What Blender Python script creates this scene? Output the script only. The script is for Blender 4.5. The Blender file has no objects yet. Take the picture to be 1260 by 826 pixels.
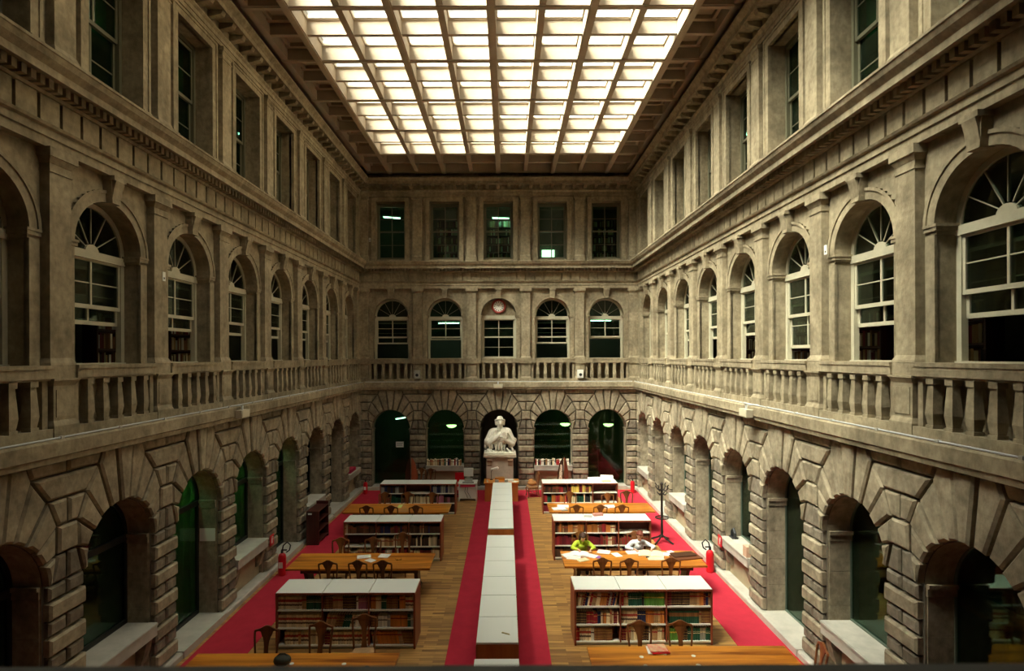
import bpy, bmesh, math, random
from mathutils import Matrix, Vector
random.seed(7)
S = bpy.context.scene
COL = S.collection
PI = math.pi
R = math.radians

# ------------------------------------------------------------------ camera
FPX, VX, VY = 694.0, 623.0, 438.0            # focal length and vanishing point in pixels of 1260x826
CZ = 6.15
cd = bpy.data.cameras.new('camera'); cam = bpy.data.objects.new('camera', cd); COL.objects.link(cam)
cd.sensor_fit = 'HORIZONTAL'; cd.sensor_width = 36.0
cd.lens = FPX / 1260 * 36.0
cd.shift_x = (630 - VX) / 1260.0
cd.shift_y = (VY - 413) / 1260.0
cd.clip_start = 0.02; cd.clip_end = 200
cd.dof.use_dof = True; cd.dof.focus_distance = 15.0; cd.dof.aperture_fstop = 4.0
cam.matrix_world = Matrix.Translation((0, 0, CZ)) @ Matrix.Rotation(R(90), 4, 'X') @ Matrix.Rotation(R(-0.2), 4, 'Z')
S.camera = cam

# ------------------------------------------------------------------ light and exposure
w = bpy.data.worlds.new('sky'); S.world = w; w.use_nodes = True
bg = w.node_tree.nodes['Background']
bg.inputs['Color'].default_value = (1.0, 0.965, 0.87, 1); bg.inputs['Strength'].default_value = 1.8
sd = bpy.data.lights.new('sun', 'SUN'); sun = bpy.data.objects.new('sun', sd); COL.objects.link(sun)
sd.energy = 37.0; sd.angle = R(50); sd.color = (1.0, 0.95, 0.80)
sun.rotation_euler = (R(22), R(-42), 0)       # hazy sun from the left
ad = bpy.data.lights.new('skylight_portal', 'AREA'); port = bpy.data.objects.new('skylight_portal', ad); COL.objects.link(port)
ad.shape = 'RECTANGLE'; ad.size = 10.2; ad.size_y = 18.2; ad.cycles.is_portal = True
port.location = (-0.34, 14.6, 15.25)
V = S.view_settings
S.display_settings.display_device = 'sRGB'
V.view_transform = 'Standard'; V.look = 'None'; V.gamma = 1.0; V.exposure = 1.08
try: V.use_curve_mapping = False
except Exception: pass
S.cycles.max_bounces = 10; S.cycles.diffuse_bounces = 6; S.cycles.glossy_bounces = 3; S.cycles.transparent_max_bounces = 12
S.cycles.caustics_reflective = False; S.cycles.caustics_refractive = False
S.cycles.use_denoising = True; S.cycles.sample_clamp_indirect = 8.0

# ------------------------------------------------------------------ materials
MATS = {}
def mat(name, col, rough=0.6, var=0.0, scale=4.0, bump=0.0, bscale=20.0, metal=0.0, dark=None, stretch=(1, 1, 1), spec=0.3, coord='pos', emit=0.0):
    if name in MATS: return MATS[name]
    m = bpy.data.materials.new(name); m.use_nodes = True
    nt = m.node_tree; N = nt.nodes; L = nt.links
    b = N['Principled BSDF']
    b.inputs['Roughness'].default_value = rough; b.inputs['Metallic'].default_value = metal
    b.inputs['Specular IOR Level'].default_value = spec
    c = (*col, 1)
    b.inputs['Base Color'].default_value = c
    if emit:
        b.inputs['Emission Color'].default_value = c; b.inputs['Emission Strength'].default_value = emit
    if var or bump:
        if coord == 'pos':
            g = N.new('ShaderNodeNewGeometry'); src = g.outputs['Position']
        else:
            g = N.new('ShaderNodeTexCoord'); src = g.outputs['Object']
        mp = N.new('ShaderNodeMapping'); mp.inputs['Scale'].default_value = stretch
        L.new(src, mp.inputs['Vector'])
    if var:
        n1 = N.new('ShaderNodeTexNoise'); n1.inputs['Scale'].default_value = scale; n1.inputs['Detail'].default_value = 6
        n1.inputs['Roughness'].default_value = 0.6
        L.new(mp.outputs['Vector'], n1.inputs['Vector'])
        r = N.new('ShaderNodeValToRGB')
        dk = dark if dark else tuple(x * (1 - var) for x in col)
        r.color_ramp.elements[0].position = 0.32; r.color_ramp.elements[0].color = (*dk, 1)
        r.color_ramp.elements[1].position = 0.66; r.color_ramp.elements[1].color = (*[min(1, x * (1 + var * 0.35)) for x in col], 1)
        L.new(n1.outputs['Fac'], r.inputs['Fac']); L.new(r.outputs['Color'], b.inputs['Base Color'])
    if bump:
        n2 = N.new('ShaderNodeTexNoise'); n2.inputs['Scale'].default_value = bscale; n2.inputs['Detail'].default_value = 4
        L.new(mp.outputs['Vector'], n2.inputs['Vector'])
        bp = N.new('ShaderNodeBump'); bp.inputs['Strength'].default_value = bump; bp.inputs['Distance'].default_value = 0.02
        L.new(n2.outputs['Fac'], bp.inputs['Height']); L.new(bp.outputs['Normal'], b.inputs['Normal'])
    MATS[name] = m
    return m

def stone_mat(name, col, dark, streak, sz=0.35):
    """weathered stone: broad blotches, fine grain and dark rain streaks"""
    m = mat(name, col, rough=0.85, var=0.3, scale=1.3, bump=0.35, bscale=14, dark=dark, spec=0.15)
    nt = m.node_tree; N = nt.nodes; L = nt.links
    b = N['Principled BSDF']
    base = b.inputs['Base Color'].links[0].from_socket
    g = N.new('ShaderNodeNewGeometry')
    mp = N.new('ShaderNodeMapping'); mp.inputs['Scale'].default_value = (2.2, 2.2, sz)
    L.new(g.outputs['Position'], mp.inputs['Vector'])
    n = N.new('ShaderNodeTexNoise'); n.inputs['Scale'].default_value = 2.0; n.inputs['Detail'].default_value = 7; n.inputs['Roughness'].default_value = 0.7
    L.new(mp.outputs['Vector'], n.inputs['Vector'])
    r = N.new('ShaderNodeValToRGB'); r.color_ramp.elements[0].position = 0.34; r.color_ramp.elements[1].position = 0.62
    r.color_ramp.elements[0].color = (streak, streak * 0.97, streak * 0.93, 1); r.color_ramp.elements[1].color = (1, 1, 1, 1)
    L.new(n.outputs['Fac'], r.inputs['Fac'])
    n3 = N.new('ShaderNodeTexNoise'); n3.inputs['Scale'].default_value = 9.0; n3.inputs['Detail'].default_value = 8
    L.new(g.outputs['Position'], n3.inputs['Vector'])
    r3 = N.new('ShaderNodeValToRGB'); r3.color_ramp.elements[0].position = 0.3; r3.color_ramp.elements[1].position = 0.7
    r3.color_ramp.elements[0].color = (0.66, 0.66, 0.66, 1); r3.color_ramp.elements[1].color = (1, 1, 1, 1)
    L.new(n3.outputs['Fac'], r3.inputs['Fac'])
    mx = N.new('ShaderNodeMix'); mx.data_type = 'RGBA'; mx.blend_type = 'MULTIPLY'; mx.inputs[0].default_value = 1.0
    L.new(base, mx.inputs[6]); L.new(r.outputs['Color'], mx.inputs[7])
    mx2 = N.new('ShaderNodeMix'); mx2.data_type = 'RGBA'; mx2.blend_type = 'MULTIPLY'; mx2.inputs[0].default_value = 1.0
    L.new(mx.outputs[2], mx2.inputs[6]); L.new(r3.outputs['Color'], mx2.inputs[7])
    L.new(mx2.outputs[2], b.inputs['Base Color'])
    return m

def glass_mat(name, tint, refl=0.10):
    m = bpy.data.materials.new(name); m.use_nodes = True; MATS[name] = m
    N = m.node_tree.nodes; L = m.node_tree.links
    N.remove(N['Principled BSDF'])
    t = N.new('ShaderNodeBsdfTransparent'); t.inputs['Color'].default_value = (*tint, 1)
    g = N.new('ShaderNodeBsdfGlossy'); g.inputs['Roughness'].default_value = 0.03
    lw = N.new('ShaderNodeLayerWeight'); lw.inputs['Blend'].default_value = 0.25
    mul = N.new('ShaderNodeMath'); mul.operation = 'MULTIPLY_ADD'; mul.inputs[1].default_value = 0.8; mul.inputs[2].default_value = refl * 0.08
    L.new(lw.outputs['Fresnel'], mul.inputs[0])
    mul.use_clamp = True
    mx = N.new('ShaderNodeMixShader')
    L.new(mul.outputs[0], mx.inputs[0]); L.new(t.outputs[0], mx.inputs[1]); L.new(g.outputs[0], mx.inputs[2])
    L.new(mx.outputs[0], N['Material Output'].inputs['Surface'])
    return m

def wood_mat(name, c1, c2, scale, rough=0.35, axis='x', spec=0.4):
    m = bpy.data.materials.new(name); m.use_nodes = True; MATS[name] = m
    N = m.node_tree.nodes; L = m.node_tree.links; b = N['Principled BSDF']
    b.inputs['Roughness'].default_value = rough; b.inputs['Specular IOR Level'].default_value = spec
    tc = N.new('ShaderNodeTexCoord'); mp = N.new('ShaderNodeMapping')
    st = {'x': (0.5, 7, 7), 'y': (7, 0.5, 7), 'z': (7, 7, 0.5)}[axis]
    mp.inputs['Scale'].default_value = [s * scale for s in st]
    L.new(tc.outputs['Object'], mp.inputs['Vector'])
    n = N.new('ShaderNodeTexNoise'); n.inputs['Scale'].default_value = 1.0; n.inputs['Detail'].default_value = 6; n.inputs['Distortion'].default_value = 0.6
    L.new(mp.outputs['Vector'], n.inputs['Vector'])
    r = N.new('ShaderNodeValToRGB'); r.color_ramp.elements[0].position = 0.35; r.color_ramp.elements[1].position = 0.65
    r.color_ramp.elements[0].color = (*c1, 1); r.color_ramp.elements[1].color = (*c2, 1)
    L.new(n.outputs['Fac'], r.inputs['Fac']); L.new(r.outputs['Color'], b.inputs['Base Color'])
    return m

def parquet_mat():
    m = bpy.data.materials.new('oak_parquet'); m.use_nodes = True
    N = m.node_tree.nodes; L = m.node_tree.links; b = N['Principled BSDF']
    b.inputs['Roughness'].default_value = 0.38
    g = N.new('ShaderNodeNewGeometry')
    br = N.new('ShaderNodeTexBrick'); br.inputs['Scale'].default_value = 1.0
    br.inputs['Brick Width'].default_value = 0.75; br.inputs['Row Height'].default_value = 0.085
    br.inputs['Mortar Size'].default_value = 0.0025; br.inputs['Mortar Smooth'].default_value = 0.1
    br.inputs['Color1'].default_value = (0, 0, 0, 1); br.inputs['Color2'].default_value = (1, 1, 1, 1); br.inputs['Mortar'].default_value = (0.0, 0.0, 0.0, 1)
    br.offset = 0.37; br.offset_frequency = 2
    L.new(g.outputs['Position'], br.inputs['Vector'])
    r = N.new('ShaderNodeValToRGB')
    r.color_ramp.elements[0].position = 0.0; r.color_ramp.elements[0].color = (0.25, 0.125, 0.042, 1)
    r.color_ramp.elements[1].position = 1.0; r.color_ramp.elements[1].color = (0.58, 0.34, 0.105, 1)
    e = r.color_ramp.elements.new(0.5); e.color = (0.43, 0.235, 0.075, 1)
    L.new(br.outputs['Color'], r.inputs['Fac'])
    n = N.new('ShaderNodeTexNoise'); n.inputs['Scale'].default_value = 1.0; n.inputs['Detail'].default_value = 5
    mp = N.new('ShaderNodeMapping'); mp.inputs['Scale'].default_value = (1.5, 25, 1)
    L.new(g.outputs['Position'], mp.inputs['Vector']); L.new(mp.outputs['Vector'], n.inputs['Vector'])
    r2 = N.new('ShaderNodeValToRGB'); r2.color_ramp.elements[0].position = 0.3; r2.color_ramp.elements[0].color = (0.62, 0.6, 0.55, 1)
    r2.color_ramp.elements[1].position = 0.65; r2.color_ramp.elements[1].color = (1.05, 1.0, 1.0, 1)
    L.new(n.outputs['Fac'], r2.inputs['Fac'])
    mx = N.new('ShaderNodeMix'); mx.data_type = 'RGBA'; mx.blend_type = 'MULTIPLY'; mx.inputs[0].default_value = 1.0
    L.new(r.outputs['Color'], mx.inputs[6]); L.new(r2.outputs['Color'], mx.inputs[7])
    L.new(mx.outputs[2], b.inputs['Base Color'])
    return m

def spine_mat(name, base, bands, rough=0.55):
    """book cloth or leather; bands = [(z0, z1, colour)] printed round the spine in the book's own height"""
    m = bpy.data.materials.new(name); m.use_nodes = True; MATS[name] = m
    N = m.node_tree.nodes; L = m.node_tree.links; b = N['Principled BSDF']
    b.inputs['Roughness'].default_value = rough; b.inputs['Specular IOR Level'].default_value = 0.25
    tc = N.new('ShaderNodeTexCoord'); sx = N.new('ShaderNodeSeparateXYZ'); L.new(tc.outputs['Generated'], sx.inputs[0])
    r = N.new('ShaderNodeValToRGB'); r.color_ramp.interpolation = 'CONSTANT'
    els = [(0.0, base)]
    for z0, z1, c in bands: els += [(z0, c), (z1, base)]
    r.color_ramp.elements[0].position = 0.0; r.color_ramp.elements[0].color = (*base, 1)
    r.color_ramp.elements.remove(r.color_ramp.elements[1])
    for p, c in els[1:]:
        e = r.color_ramp.elements.new(p); e.color = (*c, 1)
    L.new(sx.outputs['Z'], r.inputs['Fac'])
    oi = N.new('ShaderNodeObjectInfo'); hv = N.new('ShaderNodeHueSaturation')
    mr = N.new('ShaderNodeMapRange'); mr.inputs['To Min'].default_value = 0.95; mr.inputs['To Max'].default_value = 1.6
    L.new(oi.outputs['Random'], mr.inputs['Value']); L.new(mr.outputs['Result'], hv.inputs['Value'])
    L.new(r.outputs['Color'], hv.inputs['Color']); L.new(hv.outputs['Color'], b.inputs['Base Color'])
    return m

STONE = stone_mat('istrian_stone', (0.43, 0.362, 0.243), (0.27, 0.225, 0.15), 0.72, 0.7)
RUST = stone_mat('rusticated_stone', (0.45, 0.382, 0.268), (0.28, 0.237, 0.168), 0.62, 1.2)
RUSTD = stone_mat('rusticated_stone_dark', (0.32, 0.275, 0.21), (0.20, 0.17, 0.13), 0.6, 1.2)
JOINT = mat('stone_joint', (0.10, 0.083, 0.062), 0.9, var=0.3, scale=3)
SILL = mat('marble_sill', (0.46, 0.44, 0.38), 0.5, var=0.2, scale=3)
BEAMM = mat('coffer_paint', (0.46, 0.375, 0.275), 0.7, var=0.12, scale=2)
COFIN = mat('coffer_plaster', (0.36, 0.28, 0.19), 0.7, var=0.1, scale=2)
COFW = mat('coffer_white', (0.80, 0.76, 0.66), 0.7)
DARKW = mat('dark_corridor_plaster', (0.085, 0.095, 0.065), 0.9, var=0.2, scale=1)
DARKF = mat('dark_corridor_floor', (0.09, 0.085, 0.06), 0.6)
FRAMEC = mat('cream_window_paint', (0.44, 0.41, 0.30), 0.5, var=0.12, scale=5)
FRAMED = mat('olive_window_paint', (0.13, 0.125, 0.08), 0.5)
METALD = mat('dark_bronze', (0.025, 0.025, 0.022), 0.4, metal=0.5)
GLASS = glass_mat('window_glass', (0.62, 0.74, 0.66))
GLASSG = glass_mat('green_glass', (0.50, 0.72, 0.58), 0.12)
SKYG = glass_mat('skylight_glass', (0.93, 0.95, 0.93), 0.05)
CARPET = mat('red_carpet', (0.46, 0.030, 0.052), 0.95, var=0.12, scale=3, bump=0.3, bscale=220, spec=0.05)
PARQ = parquet_mat()
TABLEW = wood_mat('orange_table_wood', (0.24, 0.06, 0.006), (0.66, 0.25, 0.028), 1.0, rough=0.3)
TABLED = wood_mat('dark_table_wood', (0.035, 0.014, 0.007), (0.075, 0.03, 0.012), 1.0, axis='z')
CHAIRW = wood_mat('mahogany', (0.07, 0.022, 0.009), (0.15, 0.05, 0.016), 2.0, axis='z', rough=0.3)
CHAIRO = wood_mat('worn_chair_wood', (0.13, 0.042, 0.013), (0.25, 0.09, 0.026), 2.0, axis='z', rough=0.35)
CASEW = wood_mat('cherry_case', (0.20, 0.045, 0.02), (0.30, 0.075, 0.03), 1.0, axis='z', rough=0.4)
CASEB = mat('case_back', (0.09, 0.022, 0.014), 0.7)
CABO = wood_mat('cabinet_orange', (0.36, 0.105, 0.022), (0.46, 0.15, 0.035), 1.2, axis='z', rough=0.4)
MAROON = wood_mat('maroon_wood', (0.045, 0.012, 0.01), (0.085, 0.02, 0.014), 1.0, axis='z', rough=0.4)
WHITEL = mat('white_laminate', (0.74, 0.755, 0.70), 0.4)
SHELFW = mat('shelf_white', (0.80, 0.78, 0.70), 0.5)
PLINTH = mat('grey_plinth', (0.40, 0.41, 0.37), 0.6)
SEATC = mat('tan_seat', (0.42, 0.25, 0.12), 0.8, var=0.15, scale=20)
PAPER = mat('paper', (0.84, 0.83, 0.78), 0.7)
PAPERY = mat('yellowed_paper', (0.78, 0.70, 0.46), 0.7)
PRINT = mat('printed_page', (0.80, 0.79, 0.74), 0.7, var=0.25, scale=60, coord='obj')
PAGES = mat('book_pages', (0.70, 0.62, 0.45), 0.8)
REDP = mat('red_enamel', (0.55, 0.012, 0.02), 0.3)
BLACK = mat('black_plastic', (0.02, 0.02, 0.022), 0.45)
WHITEP = mat('white_plastic', (0.75, 0.74, 0.68), 0.45)
GREYP = mat('grey_plastic', (0.38, 0.37, 0.33), 0.5)
IRON = mat('dark_iron', (0.03, 0.024, 0.02), 0.45, metal=0.4)
STEEL = mat('steel_cable', (0.48, 0.50, 0.52), 0.4)
MARBLE = mat('white_marble', (0.86, 0.82, 0.70), 0.5, var=0.16, scale=5)
PEDM = mat('pedestal_stone', (0.55, 0.46, 0.36), 0.6, var=0.15, scale=4)
SKIN = mat('skin', (0.60, 0.32, 0.21), 0.5)
TUBEG = mat('fluorescent_tube', (0.62, 1.0, 0.80), 0.5, emit=9)
GLOWT = mat('hidden_glow_tube', (0.7, 1.0, 0.7), 0.5, emit=170)  # added tubes hidden above the left arches, for a green glow
LAMPG = mat('lamp_bowl', (0.75, 1.0, 0.35), 0.5, emit=3.2)
GLOWW = mat('bright_patch_glow', (1.0, 0.95, 0.82), 0.5, emit=2.2)  # added glow for a bright patch, not a real window

# ------------------------------------------------------------------ mesh building
class MB:
    def __init__(s): s.v = []; s.f = []; s.m = []; s.k = 0; s.sm = []; s.smooth = False
    def add(s, vs, fs):
        o = len(s.v); s.v += [tuple(p) for p in vs]
        for f in fs: s.f.append(tuple(i + o for i in f)); s.m.append(s.k); s.sm.append(s.smooth)
        return s
    def box(s, x0, x1, y0, y1, z0, z1):
        return s.add([(x0, y0, z0), (x1, y0, z0), (x1, y1, z0), (x0, y1, z0), (x0, y0, z1), (x1, y0, z1), (x1, y1, z1), (x0, y1, z1)],
                     [(0, 3, 2, 1), (4, 5, 6, 7), (0, 1, 5, 4), (1, 2, 6, 5), (2, 3, 7, 6), (3, 0, 4, 7)])
    def frustum(s, x0, x1, y0, y1, z0, X0, X1, Y0, Y1, z1):
        return s.add([(x0, y0, z0), (x1, y0, z0), (x1, y1, z0), (x0, y1, z0), (X0, Y0, z1), (X1, Y0, z1), (X1, Y1, z1), (X0, Y1, z1)],
                     [(0, 3, 2, 1), (4, 5, 6, 7), (0, 1, 5, 4), (1, 2, 6, 5), (2, 3, 7, 6), (3, 0, 4, 7)])
    def prism(s, poly, y0, y1):
        """poly in (x, z), extruded from y0 (front) to y1"""
        n = len(poly)
        vs = [(x, y0, z) for x, z in poly] + [(x, y1, z) for x, z in poly]
        fs = [tuple(range(n)), tuple(range(2 * n - 1, n - 1, -1))] + [(i, i + n, (i + 1) % n + n, (i + 1) % n) for i in range(n)]
        return s.add(vs, fs)
    def prism_z(s, poly, z0, z1):
        n = len(poly)
        vs = [(x, y, z0) for x, y in poly] + [(x, y, z1) for x, y in poly]
        fs = [tuple(range(n - 1, -1, -1)), tuple(range(n, 2 * n))] + [(i, (i + 1) % n, (i + 1) % n + n, i + n) for i in range(n)]
        return s.add(vs, fs)
    def prism_x(s, poly, x0, x1):
        n = len(poly)
        vs = [(x0, y, z) for y, z in poly] + [(x1, y, z) for y, z in poly]
        fs = [tuple(range(n)), tuple(range(2 * n - 1, n - 1, -1))] + [(i, i + n, (i + 1) % n + n, (i + 1) % n) for i in range(n)]
        return s.add(vs, fs)
    def lathe(s, prof, cx=0, cy=0, n=12):
        """prof = [(r, z)]"""
        vs = []; fs = []
        for r, z in prof:
            for i in range(n):
                a = 2 * PI * i / n; vs.append((cx + r * math.cos(a), cy + r * math.sin(a), z))
        for j in range(len(prof) - 1):
            for i in range(n):
                fs.append((j * n + i, j * n + (i + 1) % n, (j + 1) * n + (i + 1) % n, (j + 1) * n + i))
        fs.append(tuple(range(n - 1, -1, -1))); k = (len(prof) - 1) * n; fs.append(tuple(range(k, k + n)))
        return s.add(vs, fs)
    def tube(s, pts, rad, n=8):
        pts = [Vector(p) for p in pts]; m = len(pts)
        rr = rad if isinstance(rad, (list, tuple)) else [rad] * m
        vs = []; fs = []; up = None
        for i, p in enumerate(pts):
            d = (pts[min(i + 1, m - 1)] - pts[max(i - 1, 0)]).normalized()
            if up is None:
                up = Vector((0, 0, 1)) if abs(d.z) < 0.9 else Vector((1, 0, 0))
            a = d.cross(up).normalized(); b = a.cross(d).normalized(); up = b
            for k in range(n):
                t = 2 * PI * k / n; vs.append(p + (a * math.cos(t) + b * math.sin(t)) * rr[i])
        for i in range(m - 1):
            for k in range(n):
                fs.append((i * n + k, i * n + (k + 1) % n, (i + 1) * n + (k + 1) % n, (i + 1) * n + k))
        fs.append(tuple(range(n - 1, -1, -1))); k = (m - 1) * n; fs.append(tuple(range(k, k + n)))
        return s.add(vs, fs)
    def capsule(s, p0, r0, p1, r1, n=10):
        p0 = Vector(p0); p1 = Vector(p1); d = p1 - p0
        L = d.length or 1e-4; d = d / L
        pts = []; rad = []
        for a in (85, 60, 30): pts.append(p0 - d * r0 * math.sin(R(a))); rad.append(max(r0 * math.cos(R(a)), 1e-3))
        pts.append(p0); rad.append(r0); pts.append(p1); rad.append(r1)
        for a in (30, 60, 85): pts.append(p1 + d * r1 * math.sin(R(a))); rad.append(max(r1 * math.cos(R(a)), 1e-3))
        return s.tube(pts, rad, n)
    def ell(s, c, r, n=14, m=9, rot=None):
        vs = []; fs = []
        for j in range(1, m):
            t = PI * j / m
            for i in range(n):
                a = 2 * PI * i / n
                v = Vector((r[0] * math.sin(t) * math.cos(a), r[1] * math.sin(t) * math.sin(a), r[2] * math.cos(t)))
                if rot: v = rot @ v
                vs.append(Vector(c) + v)
        top = Vector((0, 0, r[2])); bot = Vector((0, 0, -r[2]))
        if rot: top = rot @ top; bot = rot @ bot
        vs += [Vector(c) + top, Vector(c) + bot]; T = (m - 1) * n; B = T + 1
        for j in range(m - 2):
            for i in range(n):
                fs.append((j * n + i, (j + 1) * n + i, (j + 1) * n + (i + 1) % n, j * n + (i + 1) % n))
        for i in range(n):
            fs.append((T, i, (i + 1) % n)); fs.append((B, (m - 2) * n + (i + 1) % n, (m - 2) * n + i))
        return s.add(vs, fs)
    def sweep(s, prof, xa, xb, ma=0, mb=0):
        """closed profile [(y, z)] run along x from xa to xb; ma, mb = mitre factors: x moves by factor*y at that end"""
        n = len(prof)
        vs = [(xa + ma * y, y, z) for y, z in prof] + [(xb + mb * y, y, z) for y, z in prof]
        fs = [tuple(range(n)), tuple(range(2 * n - 1, n - 1, -1))] + [(i, i + n, (i + 1) % n + n, (i + 1) % n) for i in range(n)]
        return s.add(vs, fs)
    def mesh(s, name, mats):
        me = bpy.data.meshes.new(name); me.from_pydata(s.v, [], s.f)
        for m in (mats if isinstance(mats, (list, tuple)) else [mats]): me.materials.append(m)
        me.polygons.foreach_set('material_index', s.m); me.polygons.foreach_set('use_smooth', s.sm)
        bm = bmesh.new(); bm.from_mesh(me); bmesh.ops.recalc_face_normals(bm, faces=bm.faces); bm.to_mesh(me); bm.free()
        return me

def obj(name, me, parent=None, loc=(0, 0, 0), rot=(0, 0, 0), scale=(1, 1, 1)):
    o = bpy.data.objects.new(name, me); COL.objects.link(o)
    if parent: o.parent = parent
    o.location = loc; o.rotation_euler = rot; o.scale = scale
    return o
def tag(o, label=None, cat=None, group=None, kind=None):
    if label: o['label'] = label
    if cat: o['category'] = cat
    if group: o['group'] = group
    if kind: o['kind'] = kind
    return o
def empty(name, loc=(0, 0, 0), rz=0.0, **k):
    o = bpy.data.objects.new(name, None); COL.objects.link(o); o.location = loc; o.rotation_euler = (0, 0, rz)
    return tag(o, **k)
def part(name, mb, m, parent, **k):
    return obj(name, mb.mesh(name, m), parent, **k)
def copy_tree(o, parent=None):
    c = o.copy(); COL.objects.link(c)
    if parent: c.parent = parent
    for ch in list(o.children): copy_tree(ch, c)
    return c
ORD = ['first', 'second', 'third', 'fourth', 'fifth', 'sixth', 'seventh', 'eighth', 'ninth', 'tenth', 'eleventh', 'twelfth', 'thirteenth', 'fourteenth',
       'fifteenth', 'sixteenth', 'seventeenth', 'eighteenth', 'nineteenth', 'twentieth', '21st', '22nd', '23rd', '24th', '25th', '26th', '27th', '28th']

# ------------------------------------------------------------------ room constants (metres)
XL, XR, YB = -6.8, 6.1, 26.1          # pilaster planes of the left, right and back walls
BAY = 2.5
HW = (XR - XL) / 2; XC = (XR + XL) / 2
NS = 8                                # side bays that are built in full
bay_back = [(-2 + i) * BAY for i in range(5)]
pier_back = [-6.25 + i * BAY for i in range(6)]
bay_side = [1.24 + BAY * k for k in range(NS)]        # distance from the far corner
pier_side = [2.48 + BAY * k for k in range(NS)]
SIDE_END = 2.48 + BAY * (NS - 1)      # 19.98 from the corner
NEAR = 26.9
ZLB, ZLT = 4.62, 4.95                 # balcony ledge
ZS0, R0 = 2.775, 0.875                # ground arch springing and radius
ZS1, R1 = 8.02, 0.82                  # first floor arch
Z2B, Z2T = 10.64, 13.30               # second floor windows

# ------------------------------------------------------------------ floor
fl = MB().box(-7.6, 7.0, -1.6, 27.2, -0.2, 0.0)
tag(obj('floor', fl.mesh('floor', PARQ)), 'honey coloured oak strip parquet floor of the reading hall', 'floor', kind='structure')
def carpet(x0, x1, y0, y1, z, label):
    tag(obj('carpet', MB().box(x0, x1, y0, y1, 0.0, z).mesh('carpet', CARPET)), label, 'carpet')
carpet(-1.25, 0.88, 1.0, 24.5, 0.012, 'red carpet runner lying under the central row of white-topped cabinets')
carpet(-6.5, -5.38, 1.0, 25.78, 0.010, 'red carpet strip along the foot of the left wall')
carpet(4.87, 5.88, 1.0, 25.78, 0.010, 'red carpet strip along the foot of the right wall')
carpet(-5.37, 4.86, 24.51, 25.78, 0.011, 'red carpet strip across the far end before the statue')

# ------------------------------------------------------------------ wall pieces, in wall coordinates: x right, y into the wall, z up
def arch_panel(mb, xa, xb, z0, z1, cx, r, zs, zb, yf, yb, seg=20):
    """face at yf with an arched hole, and the reveal back to yb"""
    def rect(x0, x1, a, b):
        if x1 - x0 > 1e-5 and b - a > 1e-5: mb.add([(x0, yf, a), (x1, yf, a), (x1, yf, b), (x0, yf, b)], [(0, 1, 2, 3)])
    rect(xa, xb, z0, zb)
    rect(xa, cx - r, zb, z1); rect(cx + r, xb, zb, z1)
    arc = [(cx - r * math.cos(PI * i / seg), zs + r * math.sin(PI * i / seg)) for i in range(seg + 1)]
    for (xA, zA), (xB, zB) in zip(arc, arc[1:]):
        mb.add([(xA, yf, zA), (xB, yf, zB), (xB, yf, z1), (xA, yf, z1)], [(0, 1, 2, 3)])
    path = [(cx - r, zb)] + arc + [(cx + r, zb)]
    for (xA, zA), (xB, zB) in zip(path, path[1:] + path[:1]):
        mb.add([(xA, yf, zA), (xB, yf, zB), (xB, yb, zB), (xA, yb, zA)], [(0, 1, 2, 3)])
def rect_panel(mb, xa, xb, z0, z1, ha, hb, hz0, hz1, yf, yb):
    for x0, x1, a, b in ((xa, ha, z0, z1), (hb, xb, z0, z1), (ha, hb, z0, hz0), (ha, hb, hz1, z1)):
        mb.add([(x0, yf, a), (x1, yf, a), (x1, yf, b), (x0, yf, b)], [(0, 1, 2, 3)])
    path = [(ha, hz0), (hb, hz0), (hb, hz1), (ha, hz1)]
    for (xA, zA), (xB, zB) in zip(path, path[1:] + path[:1]):
        mb.add([(xA, yf, zA), (xB, yf, zB), (xB, yb, zB), (xA, yb, zA)], [(0, 1, 2, 3)])

def inset(poly, d):
    n = len(poly); out = []
    area = sum(poly[i][0] * poly[(i + 1) % n][1] - poly[(i + 1) % n][0] * poly[i][1] for i in range(n))
    sg = 1 if area > 0 else -1
    for i in range(n):
        p0, p1, p2 = poly[i - 1], poly[i], poly[(i + 1) % n]
        def nrm(a, b):
            dx, dz = b[0] - a[0], b[1] - a[1]; l = math.hypot(dx, dz) or 1; return (-dz / l * sg, dx / l * sg)
        n1, n2 = nrm(p0, p1), nrm(p1, p2)
        k = 1 + n1[0] * n2[0] + n1[1] * n2[1]
        k = max(k, 0.35)
        out.append((p1[0] + (n1[0] + n2[0]) / k * d, p1[1] + (n1[1] + n2[1]) / k * d))
    return out
def stone(poly, yf=-0.075, gap=0.018, bev=0.032, y0=0.02, m=None):
    yf -= 0.035
    mb = MB(); a = inset(poly, gap); b = inset(poly, gap + bev); n = len(poly)
    vs = [(x, y0, z) for x, z in a] + [(x, yf + bev, z) for x, z in a] + [(x, yf, z) for x, z in b]
    fs = []
    for j in range(2):
        for i in range(n): fs.append((j * n + i, j * n + (i + 1) % n, (j + 1) * n + (i + 1) % n, (j + 1) * n + i))
    fs.append(tuple(range(2 * n, 3 * n)))
    mb.add(vs, fs)
    return mb.mesh('stone', m or RUST)

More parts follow.
